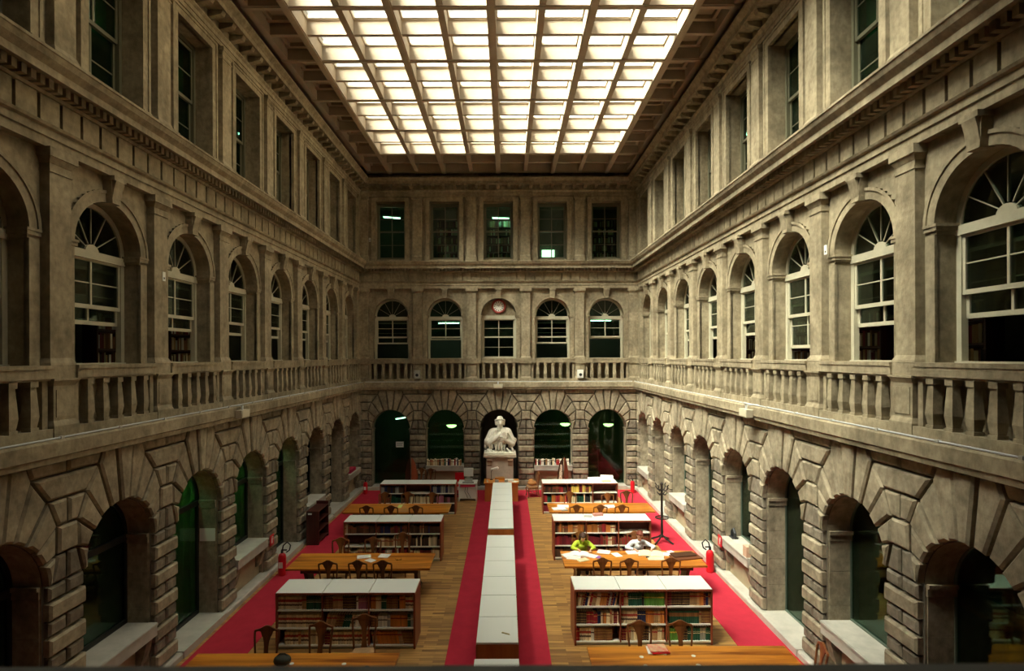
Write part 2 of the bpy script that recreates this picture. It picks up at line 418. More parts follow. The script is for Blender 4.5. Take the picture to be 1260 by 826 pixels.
A = [6.2, 20, 35, 51, 68, 90]
T = [1.845, 1.62, 1.25, 0.85, 0.42, 0.0]
def ray(a, z): return (z * math.tan(R(a)), z)
B = [ray(A[j], T[j]) for j in range(5)] + [(R0 + 0.05, 0.0)]
def arcpts(a0, a1, n=3): return [(R0 * math.sin(R(a0 + (a1 - a0) * i / n)), R0 * math.cos(R(a0 + (a1 - a0) * i / n))) for i in range(n + 1)]
VOUS = []                              # voussoir meshes around one arch
key = [(x, z + ZS0) for x, z in [(B[0][0], T[0]), (-B[0][0], T[0])] + arcpts(-A[0], A[0], 4)]
VOUS.append(stone(key, yf=-0.13))
for sgn in (1, -1):
    for j in range(5):
        pts = [B[j]] + ([(0.5, T[0])] if j == 0 else []) + [B[j + 1]] + arcpts(A[j + 1], A[j], 3)
        VOUS.append(stone([(sgn * x, z + ZS0) for x, z in pts], yf=-0.095 if j % 2 == 0 else -0.075))
def pier_polys(half=None):
    """courses of one pier, about its own centre line; half = -1 or 1 keeps one side for a corner"""
    h = BAY / 2; ps = []
    def sym(xb0, z0, xb1, z1, split, yf):
        # stone between heights z0,z1; half widths xb0 (bottom), xb1 (top)
        if half:
            e = 0.10 * -half
            ps.append(([(half * xb0, z0), (half * xb1, z1), (e, z1), (e, z0)], yf)); return
        if split:
            for s in (1, -1): ps.append(([(s * xb0, z0), (s * xb1, z1), (0, z1), (0, z0)], yf))
        else: ps.append(([(-xb0, z0), (xb0, z0), (xb1, z1), (-xb1, z1)], yf))
    z = 0.15
    for c in range(5):
        sym(0.375, z, 0.375, z + 0.285, False, -0.085); z += 0.285
        sym(0.36, z, 0.36, z + 0.24, True, -0.055); z += 0.24
    g = lambda j: h - B[j][0]
    sym(h - 0.925, ZS0, g(4), ZS0 + T[4], True, -0.06)
    sym(g(4), ZS0 + T[4], g(3), ZS0 + T[3], False, -0.085)
    sym(g(3), ZS0 + T[3], g(2), ZS0 + T[2], True, -0.08)
    sym(g(2), ZS0 + T[2], g(1), ZS0 + T[1], False, -0.085)
    sym(g(1), ZS0 + T[1], h - 0.5, ZS0 + T[0], True, -0.07)
    return ps
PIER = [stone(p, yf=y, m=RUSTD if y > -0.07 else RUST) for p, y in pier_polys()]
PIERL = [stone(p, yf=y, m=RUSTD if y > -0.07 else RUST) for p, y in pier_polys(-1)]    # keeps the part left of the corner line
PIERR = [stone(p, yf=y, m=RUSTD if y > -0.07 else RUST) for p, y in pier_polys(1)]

# pilaster of the first floor
def pilaster1():
    m = MB(); y1 = 0.17
    m.box(-0.25, 0.25, -0.04, y1, 5.83, 6.03)
    m.frustum(-0.255, 0.255, -0.045, y1, 6.03, -0.245, 0.245, -0.035, y1, 6.07)
    m.frustum(-0.245, 0.245, -0.035, y1, 6.07, -0.21, 0.21, 0.0, y1, 6.14)
    m.box(-0.21, 0.21, 0.0, y1, 6.14, 8.93)
    m.box(-0.225, 0.225, -0.015, y1, 8.93, 8.97); m.box(-0.21, 0.21, 0.0, y1, 8.97, 9.06)
    m.frustum(-0.215, 0.215, -0.005, y1, 9.06, -0.26, 0.26, -0.05, y1, 9.15)
    m.box(-0.275, 0.275, -0.065, y1, 9.15, 9.285)
    return m.mesh('pilaster', STONE)
def pedestal1():
    m = MB(); y1 = 0.1
    m.box(-0.25, 0.25, -0.09, y1, 4.9, 5.12)
    m.frustum(-0.25, 0.25, -0.09, y1, 5.12, -0.215, 0.215, -0.05, y1, 5.2)
    m.box(-0.215, 0.215, -0.05, y1, 5.2, 5.72)
    m.box(-0.17, 0.17, -0.063, y1, 5.25, 5.66)
    m.frustum(-0.215, 0.215, -0.05, y1, 5.72, -0.255, 0.255, -0.095, y1, 5.8)
    m.box(-0.26, 0.26, -0.1, y1, 5.8, 5.83)
    return m.mesh('pedestal', STONE)
def side_pier1():
    m = MB()      # the plain strip that stands beside each pedestal and closes the balustrade
    m.box(-0.05, 0.05, 0.0, 0.2, 4.95, 5.8)
    return m.mesh('balustrade_pier', STONE)
def baluster():
    m = MB()
    m.box(-0.07, 0.07, -0.06, 0.08, 5.09, 5.14)
    m.frustum(-0.055, 0.055, -0.045, 0.065, 5.14, -0.075, 0.075, -0.065, 0.085, 5.3)
    m.frustum(-0.075, 0.075, -0.065, 0.085, 5.3, -0.05, 0.05, -0.04, 0.06, 5.72)
    m.box(-0.068, 0.068, -0.058, 0.078, 5.72, 5.8)
    return m.mesh('baluster', STONE)
def archivolt(r, w, zs, yf, yb, seg=24):
    m = MB()
    for (ra, rb, ya) in ((r, r + w * 0.72, yf + 0.02), (r + w * 0.72, r + w, yf)):
        for i in range(seg):
            a0, a1 = PI * i / seg, PI * (i + 1) / seg
            q = lambda rr, a: (-rr * math.cos(a), zs + rr * math.sin(a))
            p = [q(ra, a0), q(ra, a1), q(rb, a1), q(rb, a0)]
            m.add([(x, ya, z) for x, z in p] + [(x, yb, z) for x, z in p], [(0, 1, 2, 3), (1, 5, 6, 2), (0, 3, 7, 4), (0, 4, 5, 1)])
    return m.mesh('archivolt', STONE)
def keystone1():
    m = MB(); zt = 9.285
    m.prism([(-0.10, ZS1 + R1 - 0.02), (0.10, ZS1 + R1 - 0.02), (0.14, zt - 0.08), (-0.14, zt - 0.08)], 0.0, 0.2)
    m.box(-0.155, 0.155, -0.07, 0.2, zt - 0.08, zt)
    m.prism_x([(0.0, ZS1 + R1 + 0.05), (-0.03, ZS1 + R1 + 0.22), (-0.07, zt - 0.08), (0.1, zt - 0.08), (0.1, ZS1 + R1 + 0.05)], -0.11, 0.11)
    return m.mesh('keystone', STONE)
def impost1():
    m = MB()
    for s in (1, -1):
        for z0, z1, o in ((ZS1 - 0.13, ZS1 - 0.08, 0.02), (ZS1 - 0.08, ZS1 - 0.02, 0.05), (ZS1 - 0.02, ZS1 + 0.02, 0.065)):
            a, b = s * (R1 - o), s * (1.02 + 0.0)
            m.box(min(a, b), max(a, b), 0.15 - o, 0.52, z0, z1)
    return m.mesh('impost', STONE)
def arch_pier1():
    m = MB()      # jamb strips under the imposts
    for s in (1, -1):
        a, b = s * R1, s * 1.0
        m.box(min(a, b), max(a, b), 0.115, 0.2, 6.02, ZS1 - 0.13)
    return m.mesh('jamb_strip', STONE)
def frieze_panel():
    m = MB(); m.frustum(-0.19, 0.19, 0.05, 0.05, 9.63, -0.19, 0.19, 0.05, 0.05, 9.63)
    m = MB()
    m.add([(-0.178, 0.09, 9.62), (0.178, 0.09, 9.62), (0.178, 0.09, 10.01), (-0.178, 0.09, 10.01), (-0.178, -0.02, 9.62), (0.178, -0.02, 9.62), (0.178, -0.02, 10.01), (-0.178, -0.02, 10.01),
           ], [(4, 5, 6, 7), (0, 1, 5, 4), (1, 2, 6, 5), (2, 3, 7, 6), (3, 0, 4, 7)])
    return m.mesh('frieze_panel', STONE)
def pilaster2():
    m = MB(); y1 = 0.12
    m.box(-0.245, 0.245, -0.115, y1, 10.5, 10.74)
    m.frustum(-0.245, 0.245, -0.115, y1, 10.74, -0.21, 0.21, -0.08, y1, 10.82)
    m.box(-0.21, 0.21, -0.08, y1, 10.82, 13.25)
    m.box(-0.225, 0.225, -0.095, y1, 13.25, 13.28); m.box(-0.21, 0.21, -0.08, y1, 13.28, 13.36)
    m.frustum(-0.215, 0.215, -0.085, y1, 13.36, -0.25, 0.25, -0.12, y1, 13.43); m.box(-0.26, 0.26, -0.13, y1, 13.43, 13.52)
    return m.mesh('pilaster', STONE)
def architrave2():
    m = MB()      # moulded stone surround of a second-floor window
    w = 0.685
    for s in (1, -1):
        a, b = s * w, s * (w + 0.2); m.box(min(a, b), max(a, b), -0.03, 0.12, 10.78, Z2T + 0.2)
        a, b = s * (w + 0.14), s * (w + 0.2); m.box(min(a, b), max(a, b), -0.05, 0.12, 10.78, Z2T + 0.2)
        a, b = s * (w - 0.01), s * (w + 0.215); m.box(min(a, b), max(a, b), -0.06, 0.12, 10.5, 10.78)
    m.box(-w, w, -0.03, 0.12, Z2T, Z2T + 0.2); m.box(-w - 0.2, w + 0.2, -0.05, 0.12, Z2T + 0.14, Z2T + 0.2)
    return m.mesh('window_surround', STONE)
def modillion():
    m = MB()
    m.prism_x([(-0.05, 13.86), (-0.36, 13.93), (-0.40, 14.02), (-0.05, 14.02)], -0.075, 0.075)
    return m.mesh('modillion', STONE)

PROTO = dict(pil1=pilaster1(), ped1=pedestal1(), sp1=side_pier1(), bal=baluster(), av=archivolt(R1, 0.2, ZS1, 0.09, 0.16), key1=keystone1(), imp1=impost1(),
             js1=arch_pier1(), fp=frieze_panel(), pil2=pilaster2(), ar2=architrave2(), mod=modillion())
def rail_mesh():
    m = MB(); m.box(-1.0, 1.0, -0.075, 0.2, 5.83, 5.99); m.box(-1.0, 1.0, -0.09, 0.2, 5.97, 6.03); m.box(-1.0, 1.0, -0.05, 0.5, 5.8, 5.83)
    return m.mesh('rail', STONE)
def plinth_mesh():
    m = MB(); m.box(-1.0, 1.0, -0.08, 0.2, 4.9, 5.09); return m.mesh('balustrade_plinth', STONE)
PROTO['rail'] = rail_mesh(); PROTO['bpl'] = plinth_mesh()
def impost0():
    m = MB()
    for s in (1, -1):
        for z0, z1, o in ((ZS0 - 0.16, ZS0 - 0.04, 0.03), (ZS0 - 0.04, ZS0 + 0.02, 0.06)):
            a, b = s * (R0 - o), s * (R0 + 0.05); m.box(min(a, b), max(a, b), 0.02, 0.46, z0, z1)
    return m.mesh('impost', RUST)
PROTO['imp0'] = impost0()
def jamb_blocks():
    """squared blocks lining the sides of a ground-floor opening, one mesh per block"""
    out = []
    for s in (1, -1):
        z = 0.15
        for h in (0.62, 0.60, 0.66, 0.58):
            m = MB(); a, b = s * (R0 - 0.012), s * (R0 + 0.02)
            m.box(min(a, b), max(a, b), 0.03, 0.45, z + 0.006, min(z + h, ZS0 - 0.17) - 0.006); z += h
            out.append(m.mesh('jamb_block', RUST))
    return out
JAMB = jamb_blocks()
ENT1 = [(0.3, 9.28), (0.0, 9.28), (0.0, 9.42), (-0.025, 9.425), (-0.025, 9.54), (-0.07, 9.56), (-0.09, 9.60), (0.08, 9.61), (0.08, 10.01), (-0.03, 10.02), (-0.06, 10.06),
        (0.02, 10.065), (0.02, 10.2), (-0.17, 10.205), (-0.30, 10.2), (-0.32, 10.16), (-0.335, 10.16), (-0.335, 10.27), (-0.36, 10.30), (-0.41, 10.36), (-0.44, 10.44), (-0.455, 10.45), (-0.455, 10.49), (-0.1, 10.52), (0.3, 10.52)]
ENT2 = [(0.5, 13.52), (-0.06, 13.52), (-0.06, 13.62), (-0.08, 13.62), (-0.08, 13.72), (-0.13, 13.77), (-0.13, 13.80), (-0.04, 13.82), (-0.04, 13.9), (-0.06, 14.03), (-0.42, 14.03),
        (-0.44, 14.0), (-0.46, 14.0), (-0.46, 14.11), (-0.5, 14.16), (-0.56, 14.22), (-0.56, 14.28), (0.0, 14.32), (0.5, 14.32)]
LEDGE = [(0.3, 4.62), (-0.26, 4.62), (-0.27, 4.70), (-0.30, 4.72), (-0.30, 4.92), (-0.27, 4.95), (0.3, 4.95)]
LEDGE0 = [(0.3, 4.55), (-0.05, 4.55), (-0.08, 4.62), (0.3, 4.62)]
KERB = [(0.1, 0.0), (-0.2, 0.0), (-0.2, 0.10), (-0.17, 0.13), (0.1, 0.13)]

def build_wall(name, origin, rz, bays, piers, ends, corners, label):
    """ends = (x0, x1) of the wall; corners = (left?, right?) true where it meets another wall of the hall"""
    x0, x1 = ends; cl, cr = corners
    m = MB()
    for c in bays:
        m.k = 0; f0 = len(m.f); arch_panel(m, c - BAY / 2, c + BAY / 2, 0.0, 4.66, c, R0, ZS0, 0.0, 0.0, 0.5)
        for q in range(f0, len(m.f)):
            if max(m.v[i][1] for i in m.f[q]) > 0.4: m.m[q] = 2
        m.k = 1; arch_panel(m, c - BAY / 2, c + BAY / 2, 5.9, 9.4, c, R1, ZS1, 5.98, 0.15, 0.55)
        rect_panel(m, c - BAY / 2, c + BAY / 2, 4.8, 5.95, c - 0.93, c + 0.93, 4.96, 5.82, 0.15, 0.56)
        m.box(c - 0.95, c + 0.95, 0.56, 0.6, 4.9, 5.95)
        rect_panel(m, c - BAY / 2, c + BAY / 2, 10.4, 13.8, c - 0.685, c + 0.685, Z2B, Z2T, 0.06, 0.45)
    lo, hi = min(bays) - BAY / 2, max(bays) + BAY / 2
    m.k = 1
    for a, b, cor in ((x0 - 0.7, lo, cl), (hi, x1 + 0.7, cr)):
        if b - a > 0.01:
            m.box(a, b, 0.0, 0.5, 0, 4.66) if not cor else None
            m.box(a, b, 0.15, 0.5, 4.8, 9.4); m.box(a, b, 0.06, 0.5, 10.4, 13.8)
    m.box(x0 - 0.5, x1 + 0.5, 0.15, 3.1, 4.66, 5.0)          # gallery floor slab
    m.box(x0 - 0.5, x1 + 0.5, 0.06, 0.5, 9.3, 10.55)
    m.box(x0 - 0.5, x1 + 0.5, 0.45, 3.1, 10.05, 10.4)
    m.box(x0 - 0.5, x1 + 0.5, 0.3, 3.1, 13.7, 15.3)          # attic above the upper cornice
    W = obj(name, m.mesh(name, [JOINT, STONE, RUST])); W.matrix_world = Matrix.Translation(origin) @ Matrix.Rotation(rz, 4, 'Z')
    tag(W, label, 'wall', kind='structure')
    P = lambda n, k, x: obj(n, PROTO[k] if isinstance(k, str) else k, W, (x, 0, 0))
    ml, mr = (-1 if cl else 0), (1 if cr else 0)
    for n, prof in (('ledge', LEDGE), ('string_course', LEDGE0), ('entablature', ENT1), ('upper_entablature', ENT2), ('kerb', KERB)):
        mb = MB().sweep(prof, x0, x1, ml, mr); obj(n, mb.mesh(n, SILL if n == 'kerb' else STONE), W)
    for c in bays:
        for me in VOUS: P('stone', me, c)
        P('impost', 'imp0', c)
        for me in JAMB: P('jamb_block', me, c)
        P('archivolt', 'av', c); P('keystone', 'key1', c); P('impost', 'imp1', c); P('jamb_strip', 'js1', c)
        P('rail', 'rail', c); P('balustrade_plinth', 'bpl', c)
        for i in range(5): P('baluster', 'bal', c + (-0.7 + 0.35 * i))
        P('balustrade_pier', 'sp1', c - 0.95); P('balustrade_pier', 'sp1', c + 0.95)
        for i in range(6): P('frieze_panel', 'fp', c + (-2.5 + i) * BAY / 6)
        P('window_surround', 'ar2', c)
        for i in range(5): P('modillion', 'mod', c + (-2 + i) * 0.5)
    for p in piers:
        P('pilaster', 'pil1', p); P('pedestal', 'ped1', p); P('pilaster', 'pil2', p)
    d = MB(); x = lo + 0.08
    while x < hi - 0.05:
        d.box(x - 0.043, x + 0.043, -0.19, 0.03, 10.065, 10.195); x += 0.156
    tag(obj('dentil_band', d.mesh('dentil_band', STONE), W), kind='stuff')
    return W, P

WB, P = build_wall('wall_back', (XC, YB, 0), 0, bay_back, pier_back, (-HW, HW), (True, True), 'far stone wall with the statue niche, clock and five bays on three storeys')
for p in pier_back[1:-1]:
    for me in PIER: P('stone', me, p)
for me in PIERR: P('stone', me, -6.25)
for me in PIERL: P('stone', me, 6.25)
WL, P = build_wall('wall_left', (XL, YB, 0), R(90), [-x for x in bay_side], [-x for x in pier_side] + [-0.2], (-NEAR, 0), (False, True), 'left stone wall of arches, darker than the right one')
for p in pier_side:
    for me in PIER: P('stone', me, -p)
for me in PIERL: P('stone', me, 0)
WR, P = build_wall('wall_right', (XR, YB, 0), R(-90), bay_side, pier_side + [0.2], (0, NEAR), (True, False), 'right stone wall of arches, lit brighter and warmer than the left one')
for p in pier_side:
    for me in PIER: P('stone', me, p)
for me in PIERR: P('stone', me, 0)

# the near end of the hall, with the parapet the photographer leans over
m = MB(); m.box(XL - 0.5, XR + 0.5, -1.6, 0.638, 0.0, 5.80); m.box(XL - 0.5, XR + 0.5, -1.9, -1.6, 0.0, 15.3)
tag(obj('wall_front', m.mesh('wall_front', mat('slate_parapet', (0.10, 0.105, 0.10), 0.7, var=0.2, scale=8))), 'grey stone parapet blurred along the bottom edge of the photo', 'wall', kind='structure')

# ------------------------------------------------------------------ galleries behind the walls
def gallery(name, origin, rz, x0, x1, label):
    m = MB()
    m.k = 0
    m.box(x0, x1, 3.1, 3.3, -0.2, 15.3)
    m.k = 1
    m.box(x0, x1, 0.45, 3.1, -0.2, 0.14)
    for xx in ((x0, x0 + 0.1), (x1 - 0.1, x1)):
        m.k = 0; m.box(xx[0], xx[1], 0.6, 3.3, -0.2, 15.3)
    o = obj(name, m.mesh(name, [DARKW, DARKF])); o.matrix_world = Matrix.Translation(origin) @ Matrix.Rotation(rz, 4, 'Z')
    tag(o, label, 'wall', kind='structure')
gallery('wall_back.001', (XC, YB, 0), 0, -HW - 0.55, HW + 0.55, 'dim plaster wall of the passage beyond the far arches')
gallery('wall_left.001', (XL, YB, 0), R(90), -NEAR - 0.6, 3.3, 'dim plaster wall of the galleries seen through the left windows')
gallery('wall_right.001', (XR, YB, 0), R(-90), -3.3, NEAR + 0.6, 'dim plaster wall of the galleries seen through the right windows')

# ------------------------------------------------------------------ ceiling: coffered skylight
CX = [-5.3 + 1.24 * i for i in range(9)]
CYL = [25.85, 24.68] + [23.5 - 1.235 * i for i in range(21)]
ZC, ZP = 14.55, 15.02
m = MB()
m.box(XL - 3.6, CX[0], -2.0, 29.6, ZP + 0.02, ZP + 0.35); m.box(CX[8], XR + 3.6, -2.0, 29.6, ZP + 0.02, ZP + 0.35)
m.box(CX[0], CX[8], 23.5, 29.6, ZP + 0.02, ZP + 0.35); m.box(CX[0], CX[8], -2.0, CYL[16], ZP + 0.02, ZP + 0.35)  # last slab closes the unseen near end to darken the near walls
CE = obj('ceiling', m.mesh('ceiling', COFIN)); tag(CE, 'coffered ceiling with a grid of bright skylight panes', 'ceiling', kind='structure')
def beam_mesh(L, w, z0, major):
    b = MB(); b.box(-w / 2, w / 2, 0, L, z0, ZP)
    if major: b.box(-w / 2 - 0.035, w / 2 + 0.035, 0, L, ZP - 0.06, ZP); b.box(-w / 2 + 0.03, w / 2 - 0.03, 0, L, z0 - 0.025, z0)
    else: b.box(-w / 2 - 0.03, w / 2 + 0.03, 0, L, ZP - 0.06, ZP)
    return b.mesh('beam', BEAMM)
Lb = CYL[0] + 0.1 - CYL[-1]
bmM, bmm = beam_mesh(Lb, 0.21, ZC, True), beam_mesh(Lb, 0.17, ZC + 0.03, False)
for i, x in enumerate([-6.26] + CX + [5.58]):
    obj('beam', bmM if i % 2 else bmm, CE, (x, CYL[-1], 0))
Wc = 5.58 + 6.26 + 0.2
cmM, cmm = beam_mesh(Wc, 0.17, ZC + 0.015, True), beam_mesh(Wc, 0.11, ZC + 0.05, False)
for j, y in enumerate(CYL):
    obj('beam', cmM if j % 2 == 0 else cmm, CE, (-6.36, y, 0), (0, 0, R(-90)))
pane = MB().box(-0.53, 0.53, -0.53, 0.53, ZP + 0.03, ZP + 0.045).mesh('pane', SKYG)
fr = MB()
for s in (1, -1):
    fr.box(-0.6, 0.6, min(s * 0.5, s * 0.58), max(s * 0.5, s * 0.58), ZP - 0.02, ZP + 0.06); fr.box(min(s * 0.5, s * 0.58), max(s * 0.5, s * 0.58), -0.6, 0.6, ZP - 0.02, ZP + 0.06)
frm = fr.mesh('pane_frame', COFW)
NOPEN = 16  # glass rows stop short out of view, keeping light off the near end
for j in range(2, NOPEN):
    for i in range(8):
        px, py = (CX[i] + CX[i + 1]) / 2, (CYL[j] + CYL[j + 1]) / 2
        f = obj('pane_frame', frm, CE, (px, py, 0)); obj('pane', pane, f)
cp = MB()
for k, (a, b) in enumerate(((0.62, 0.0), (0.42, 0.09), (0.26, 0.16))):
    pass
cp.box(-0.42, 0.42, -0.55, 0.55, ZP - 0.06, ZP + 0.01)
for s in (1, -1):
    cp.box(-0.42, 0.42, min(s * 0.34, s * 0.46), max(s * 0.34, s * 0.46), ZP - 0.17, ZP - 0.06); cp.box(min(s * 0.25, s * 0.34), max(s * 0.25, s * 0.34), -0.46, 0.46, ZP - 0.17, ZP - 0.06)
cpm = cp.mesh('coffer_panel', COFIN)
for j in range(len(CYL) - 1):
    for x in ((-6.26 + CX[0]) / 2, (5.58 + CX[8]) / 2):
        obj('coffer_panel', cpm, CE, (x, (CYL[j] + CYL[j + 1]) / 2, 0))
cp2 = MB().box(-0.5, 0.5, -0.46, 0.46, ZP - 0.1, ZP + 0.01).mesh('coffer_panel', COFIN)
for j in (0, 1):
    for i in range(8): obj('coffer_panel', cp2, CE, ((CX[i] + CX[i + 1]) / 2, (CYL[j] + CYL[j + 1]) / 2, 0))

# ------------------------------------------------------------------ windows
WINN = [0]
def win_root(name, W, x, label, cat):
    WINN[0] += 1
    o = bpy.data.objects.new(name % WINN[0], None); COL.objects.link(o)
    o.matrix_world = Matrix.Translation(W['o']) @ Matrix.Rotation(W['r'], 4, 'Z') @ Matrix.Translation((x, 0, 0))
    tag(o, label, cat, kind='structure'); return o
WALLS = {'back': {'o': (XC, YB, 0), 'r': 0.0}, 'left': {'o': (XL, YB, 0), 'r': R(90)}, 'right': {'o': (XR, YB, 0), 'r': R(-90)}}

def arch_frame(r, zs, zb, w, y0, y1, mtl, name, zt=None, seg=24):
    m = MB()
    for s in (1, -1):
        a, b = s * (r - w), s * (r + 0.01); m.box(min(a, b), max(a, b), y0, y1, zb, zs)
    for i in range(seg):
        a0, a1 = PI * i / seg, PI * (i + 1) / seg
        q = lambda rr, a: (-rr * math.cos(a), zs + rr * math.sin(a))
        p = [q(r - w, a0), q(r - w, a1), q(r + 0.01, a1), q(r + 0.01, a0)]
        m.add([(x, y0, z) for x, z in p] + [(x, y1, z) for x, z in p], [(0, 1, 2, 3), (7, 6, 5, 4), (0, 4, 5, 1)])
    m.box(-r, r, y0 - 0.03, y1, zb - 0.03, zb + 0.05)
    if zt: m.box(-r, r, y0 - 0.02, y1, zt, zt + 0.14)
    return m.mesh(name, mtl)
def lunette(r, zs, y, mtl, name, seg=20):
    m = MB(); pts = [(-r * math.cos(PI * i / seg), zs + r * math.sin(PI * i / seg)) for i in range(seg + 1)]
    m.prism(pts, y, y + 0.006); return m.mesh(name, mtl)
def bx(name, mtl, *b): return MB().box(*b).mesh(name, mtl)

rI = R1 - 0.09; YW = 0.43; zT = 7.86
F1 = arch_frame(R1, ZS1, 6.0, 0.09, YW, YW + 0.1, FRAMEC, 'frame', zT)
fan = MB()
for a in (30, 60, 90, 120, 150):
    c, s_ = math.cos(R(a)), math.sin(R(a)); t = 0.006
    p = [(0.14 * c + t * s_, zT + 0.14 + 0.14 * s_ - t * c), (rI * c + t * s_, ZS1 + (rI) * s_ - t * c), (rI * c - t * s_, ZS1 + rI * s_ + t * c), (0.14 * c - t * s_, zT + 0.14 + 0.14 * s_ + t * c)]
    fan.prism(p, YW + 0.02, YW + 0.06)
fan.prism([(0.16 * math.cos(PI * i / 10), zT + 0.13 + 0.13 * math.sin(PI * i / 10)) for i in range(11)], YW + 0.0, YW + 0.08)
FAN = fan.mesh('fanlight_bars', FRAMEC)
LUN = lunette(rI, ZS1, YW + 0.03, GLASS, 'pane')
def sash(z0, z1, y, rows, mb_bar=0.018, rail=0.07):
    m = MB(); h = rI
    m.box(-h, h, y, y + 0.05, z0, z0 + rail); m.box(-h, h, y, y + 0.05, z1 - 0.05, z1)
    for s in (1, -1): a, b = s * (h - 0.05), s * h; m.box(min(a, b), max(a, b), y, y + 0.05, z0, z1)
    m.box(-0.02, 0.02, y + 0.005, y + 0.045, z0, z1)
    for i in range(1, rows):
        z = z0 + rail + (z1 - z0 - rail - 0.05) * i / rows; m.box(-h, h, y + 0.01, y + 0.04, z - mb_bar / 2, z + mb_bar / 2)
    return m
def pane_at(x0, x1, y, z0, z1, g): return bx('pane', g, x0, x1, y, y + 0.005, z0, z1)
US = sash(7.0, zT + 0.01, YW + 0.02, 2).mesh('upper_sash', FRAMEC)
LS = sash(0, 1.0, YW + 0.075, 2).mesh('lower_sash', FRAMEC)      # raised by location
PN = [pane_at(s * 0.02 - (0.66 if s < 0 else 0), s * 0.02 + (0.66 if s > 0 else 0), YW + 0.045, z, z + 0.39, GLASS) for s in (-1, 1) for z in (7.06, 7.46)]
PL = [pane_at(s * 0.02 - (0.66 if s < 0 else 0), s * 0.02 + (0.66 if s > 0 else 0), YW + 0.1, z, z + 0.43, GLASS) for s in (-1, 1) for z in (0.07, 0.52)]
CLK_LUN = lunette(R1 - 0.02, ZS1, YW - 0.05, STONE, 'lunette_wall')
def window1(side, x, label, raise_=0.72, clock=False):
    o = win_root('window_%d', WALLS[side], x, label, 'window')
    if clock:
        obj('lunette_wall', CLK_LUN, o)
        m = MB()
        for s in (1, -1): a, b = s * (rI - 0.0), s * (R1 + 0.01); m.box(min(a, b), max(a, b), YW - 0.05, YW + 0.1, 6.0, ZS1)
        m.box(-R1, R1, YW - 0.07, YW + 0.1, zT, ZS1 + 0.02); m.box(-R1, R1, YW - 0.03, YW + 0.1, 5.97, 6.05)
        part('frame', m, FRAMEC, o); raise_ = 0.05
    else:
        obj('frame', F1, o); obj('fanlight_bars', FAN, o); obj('pane', LUN, o)
    if side != 'back' or label.find('second') < 0 and label.find('rightmost') < 0: obj('blind', BL1, o)
    u = obj('upper_sash', US, o)
    for p in PN: obj('pane', p, u)
    l = obj('lower_sash', LS, o, (0, 0, 6.0 + raise_))
    for p in PL: obj('pane', p, l)
    return o
# second floor
Y2 = 0.40
m = MB(); h2 = 0.685
for s in (1, -1): a, b = s * (h2 - 0.07), s * h2; m.box(min(a, b), max(a, b), Y2 - 0.03, Y2 + 0.1, Z2B, Z2T)
m.box(-h2, h2, Y2 - 0.03, Y2 + 0.1, Z2T - 0.1, Z2T); m.box(-h2, h2, Y2 - 0.03, Y2 + 0.1, Z2B, Z2B + 0.07)
F2 = m.mesh('frame', FRAMED)
def sash2(z0, z1, y):
    m = MB(); h = 0.615
    m.box(-h, h, y, y + 0.045, z0, z0 + 0.07); m.box(-h, h, y, y + 0.045, z1 - 0.06, z1)
    for s in (1, -1): a, b = s * (h - 0.05), s * h; m.box(min(a, b), max(a, b), y, y + 0.045, z0, z1)
    m.box(-0.02, 0.02, y, y + 0.045, z0, z1); zz = (z0 + z1) / 2; m.box(-h, h, y + 0.01, y + 0.04, zz - 0.012, zz + 0.012)
    return m
U2 = sash2(11.95, 13.2, Y2).mesh('upper_sash', FRAMED); L2 = sash2(0, 1.3, Y2 + 0.05).mesh('lower_sash', FRAMED)
PU2 = [pane_at(min(s * 0.02, s * 0.57), max(s * 0.02, s * 0.57), Y2 + 0.02, z, z + 0.56, GLASSG) for s in (-1, 1) for z in (12.02, 12.59)]
PL2 = [pane_at(min(s * 0.02, s * 0.57), max(s * 0.02, s * 0.57), Y2 + 0.07, z, z + 0.57, GLASSG) for s in (-1, 1) for z in (0.07, 0.66)]
BL1 = MB(); BL2 = MB()
for i in range(9): BL1.box(-0.7, 0.7, YW + 0.2, YW + 0.215 , 7.02 + i * 0.095, 7.10 + i * 0.095)
for i in range(10): BL2.box(-0.6, 0.6, Y2 + 0.2, Y2 + 0.21, 12.0 + i * 0.12, 12.115 + i * 0.12)
BL1 = BL1.mesh('blind', mat('grey_blind', (0.16, 0.165, 0.14), 0.8, var=0.3, scale=3, stretch=(1, 1, 8))); BL2 = BL2.mesh('blind', mat('green_blind', (0.03, 0.30, 0.15), 0.8))
def window2(side, x, label, raise_=0.03):
    o = win_root('window_%d', WALLS[side], x, label, 'window')
    if side != 'back': obj('blind', BL2, o)
    obj('frame', F2, o); u = obj('upper_sash', U2, o); l = obj('lower_sash', L2, o, (0, 0, Z2B + 0.05 + raise_))
    for p in PU2: obj('pane', p, u)
    for p in PL2: obj('pane', p, l)
# ground floor
Y0 = 0.42
def ground_frame(zb, fw, mtl, transom):
    m = MB()
    for s in (1, -1): a, b = s * (R0 - fw), s * R0; m.box(min(a, b), max(a, b), Y0, Y0 + 0.07, zb, ZS0)
    seg = 20
    for i in range(seg):
        a0, a1 = PI * i / seg, PI * (i + 1) / seg
        q = lambda rr, a: (-rr * math.cos(a), ZS0 + rr * math.sin(a))
        p = [q(R0 - fw, a0), q(R0 - fw, a1), q(R0 + 0.01, a1), q(R0 + 0.01, a0)]
        m.add([(x, Y0, z) for x, z in p] + [(x, Y0 + 0.07, z) for x, z in p], [(0, 1, 2, 3), (7, 6, 5, 4), (0, 4, 5, 1)])
    m.box(-R0, R0, Y0, Y0 + 0.07, zb, zb + fw * 1.4)
    if transom: m.box(-R0, R0, Y0 - 0.01, Y0 + 0.08, ZS0 - 0.1, ZS0 + 0.02)
    return m.mesh('frame', mtl)
GF = {}
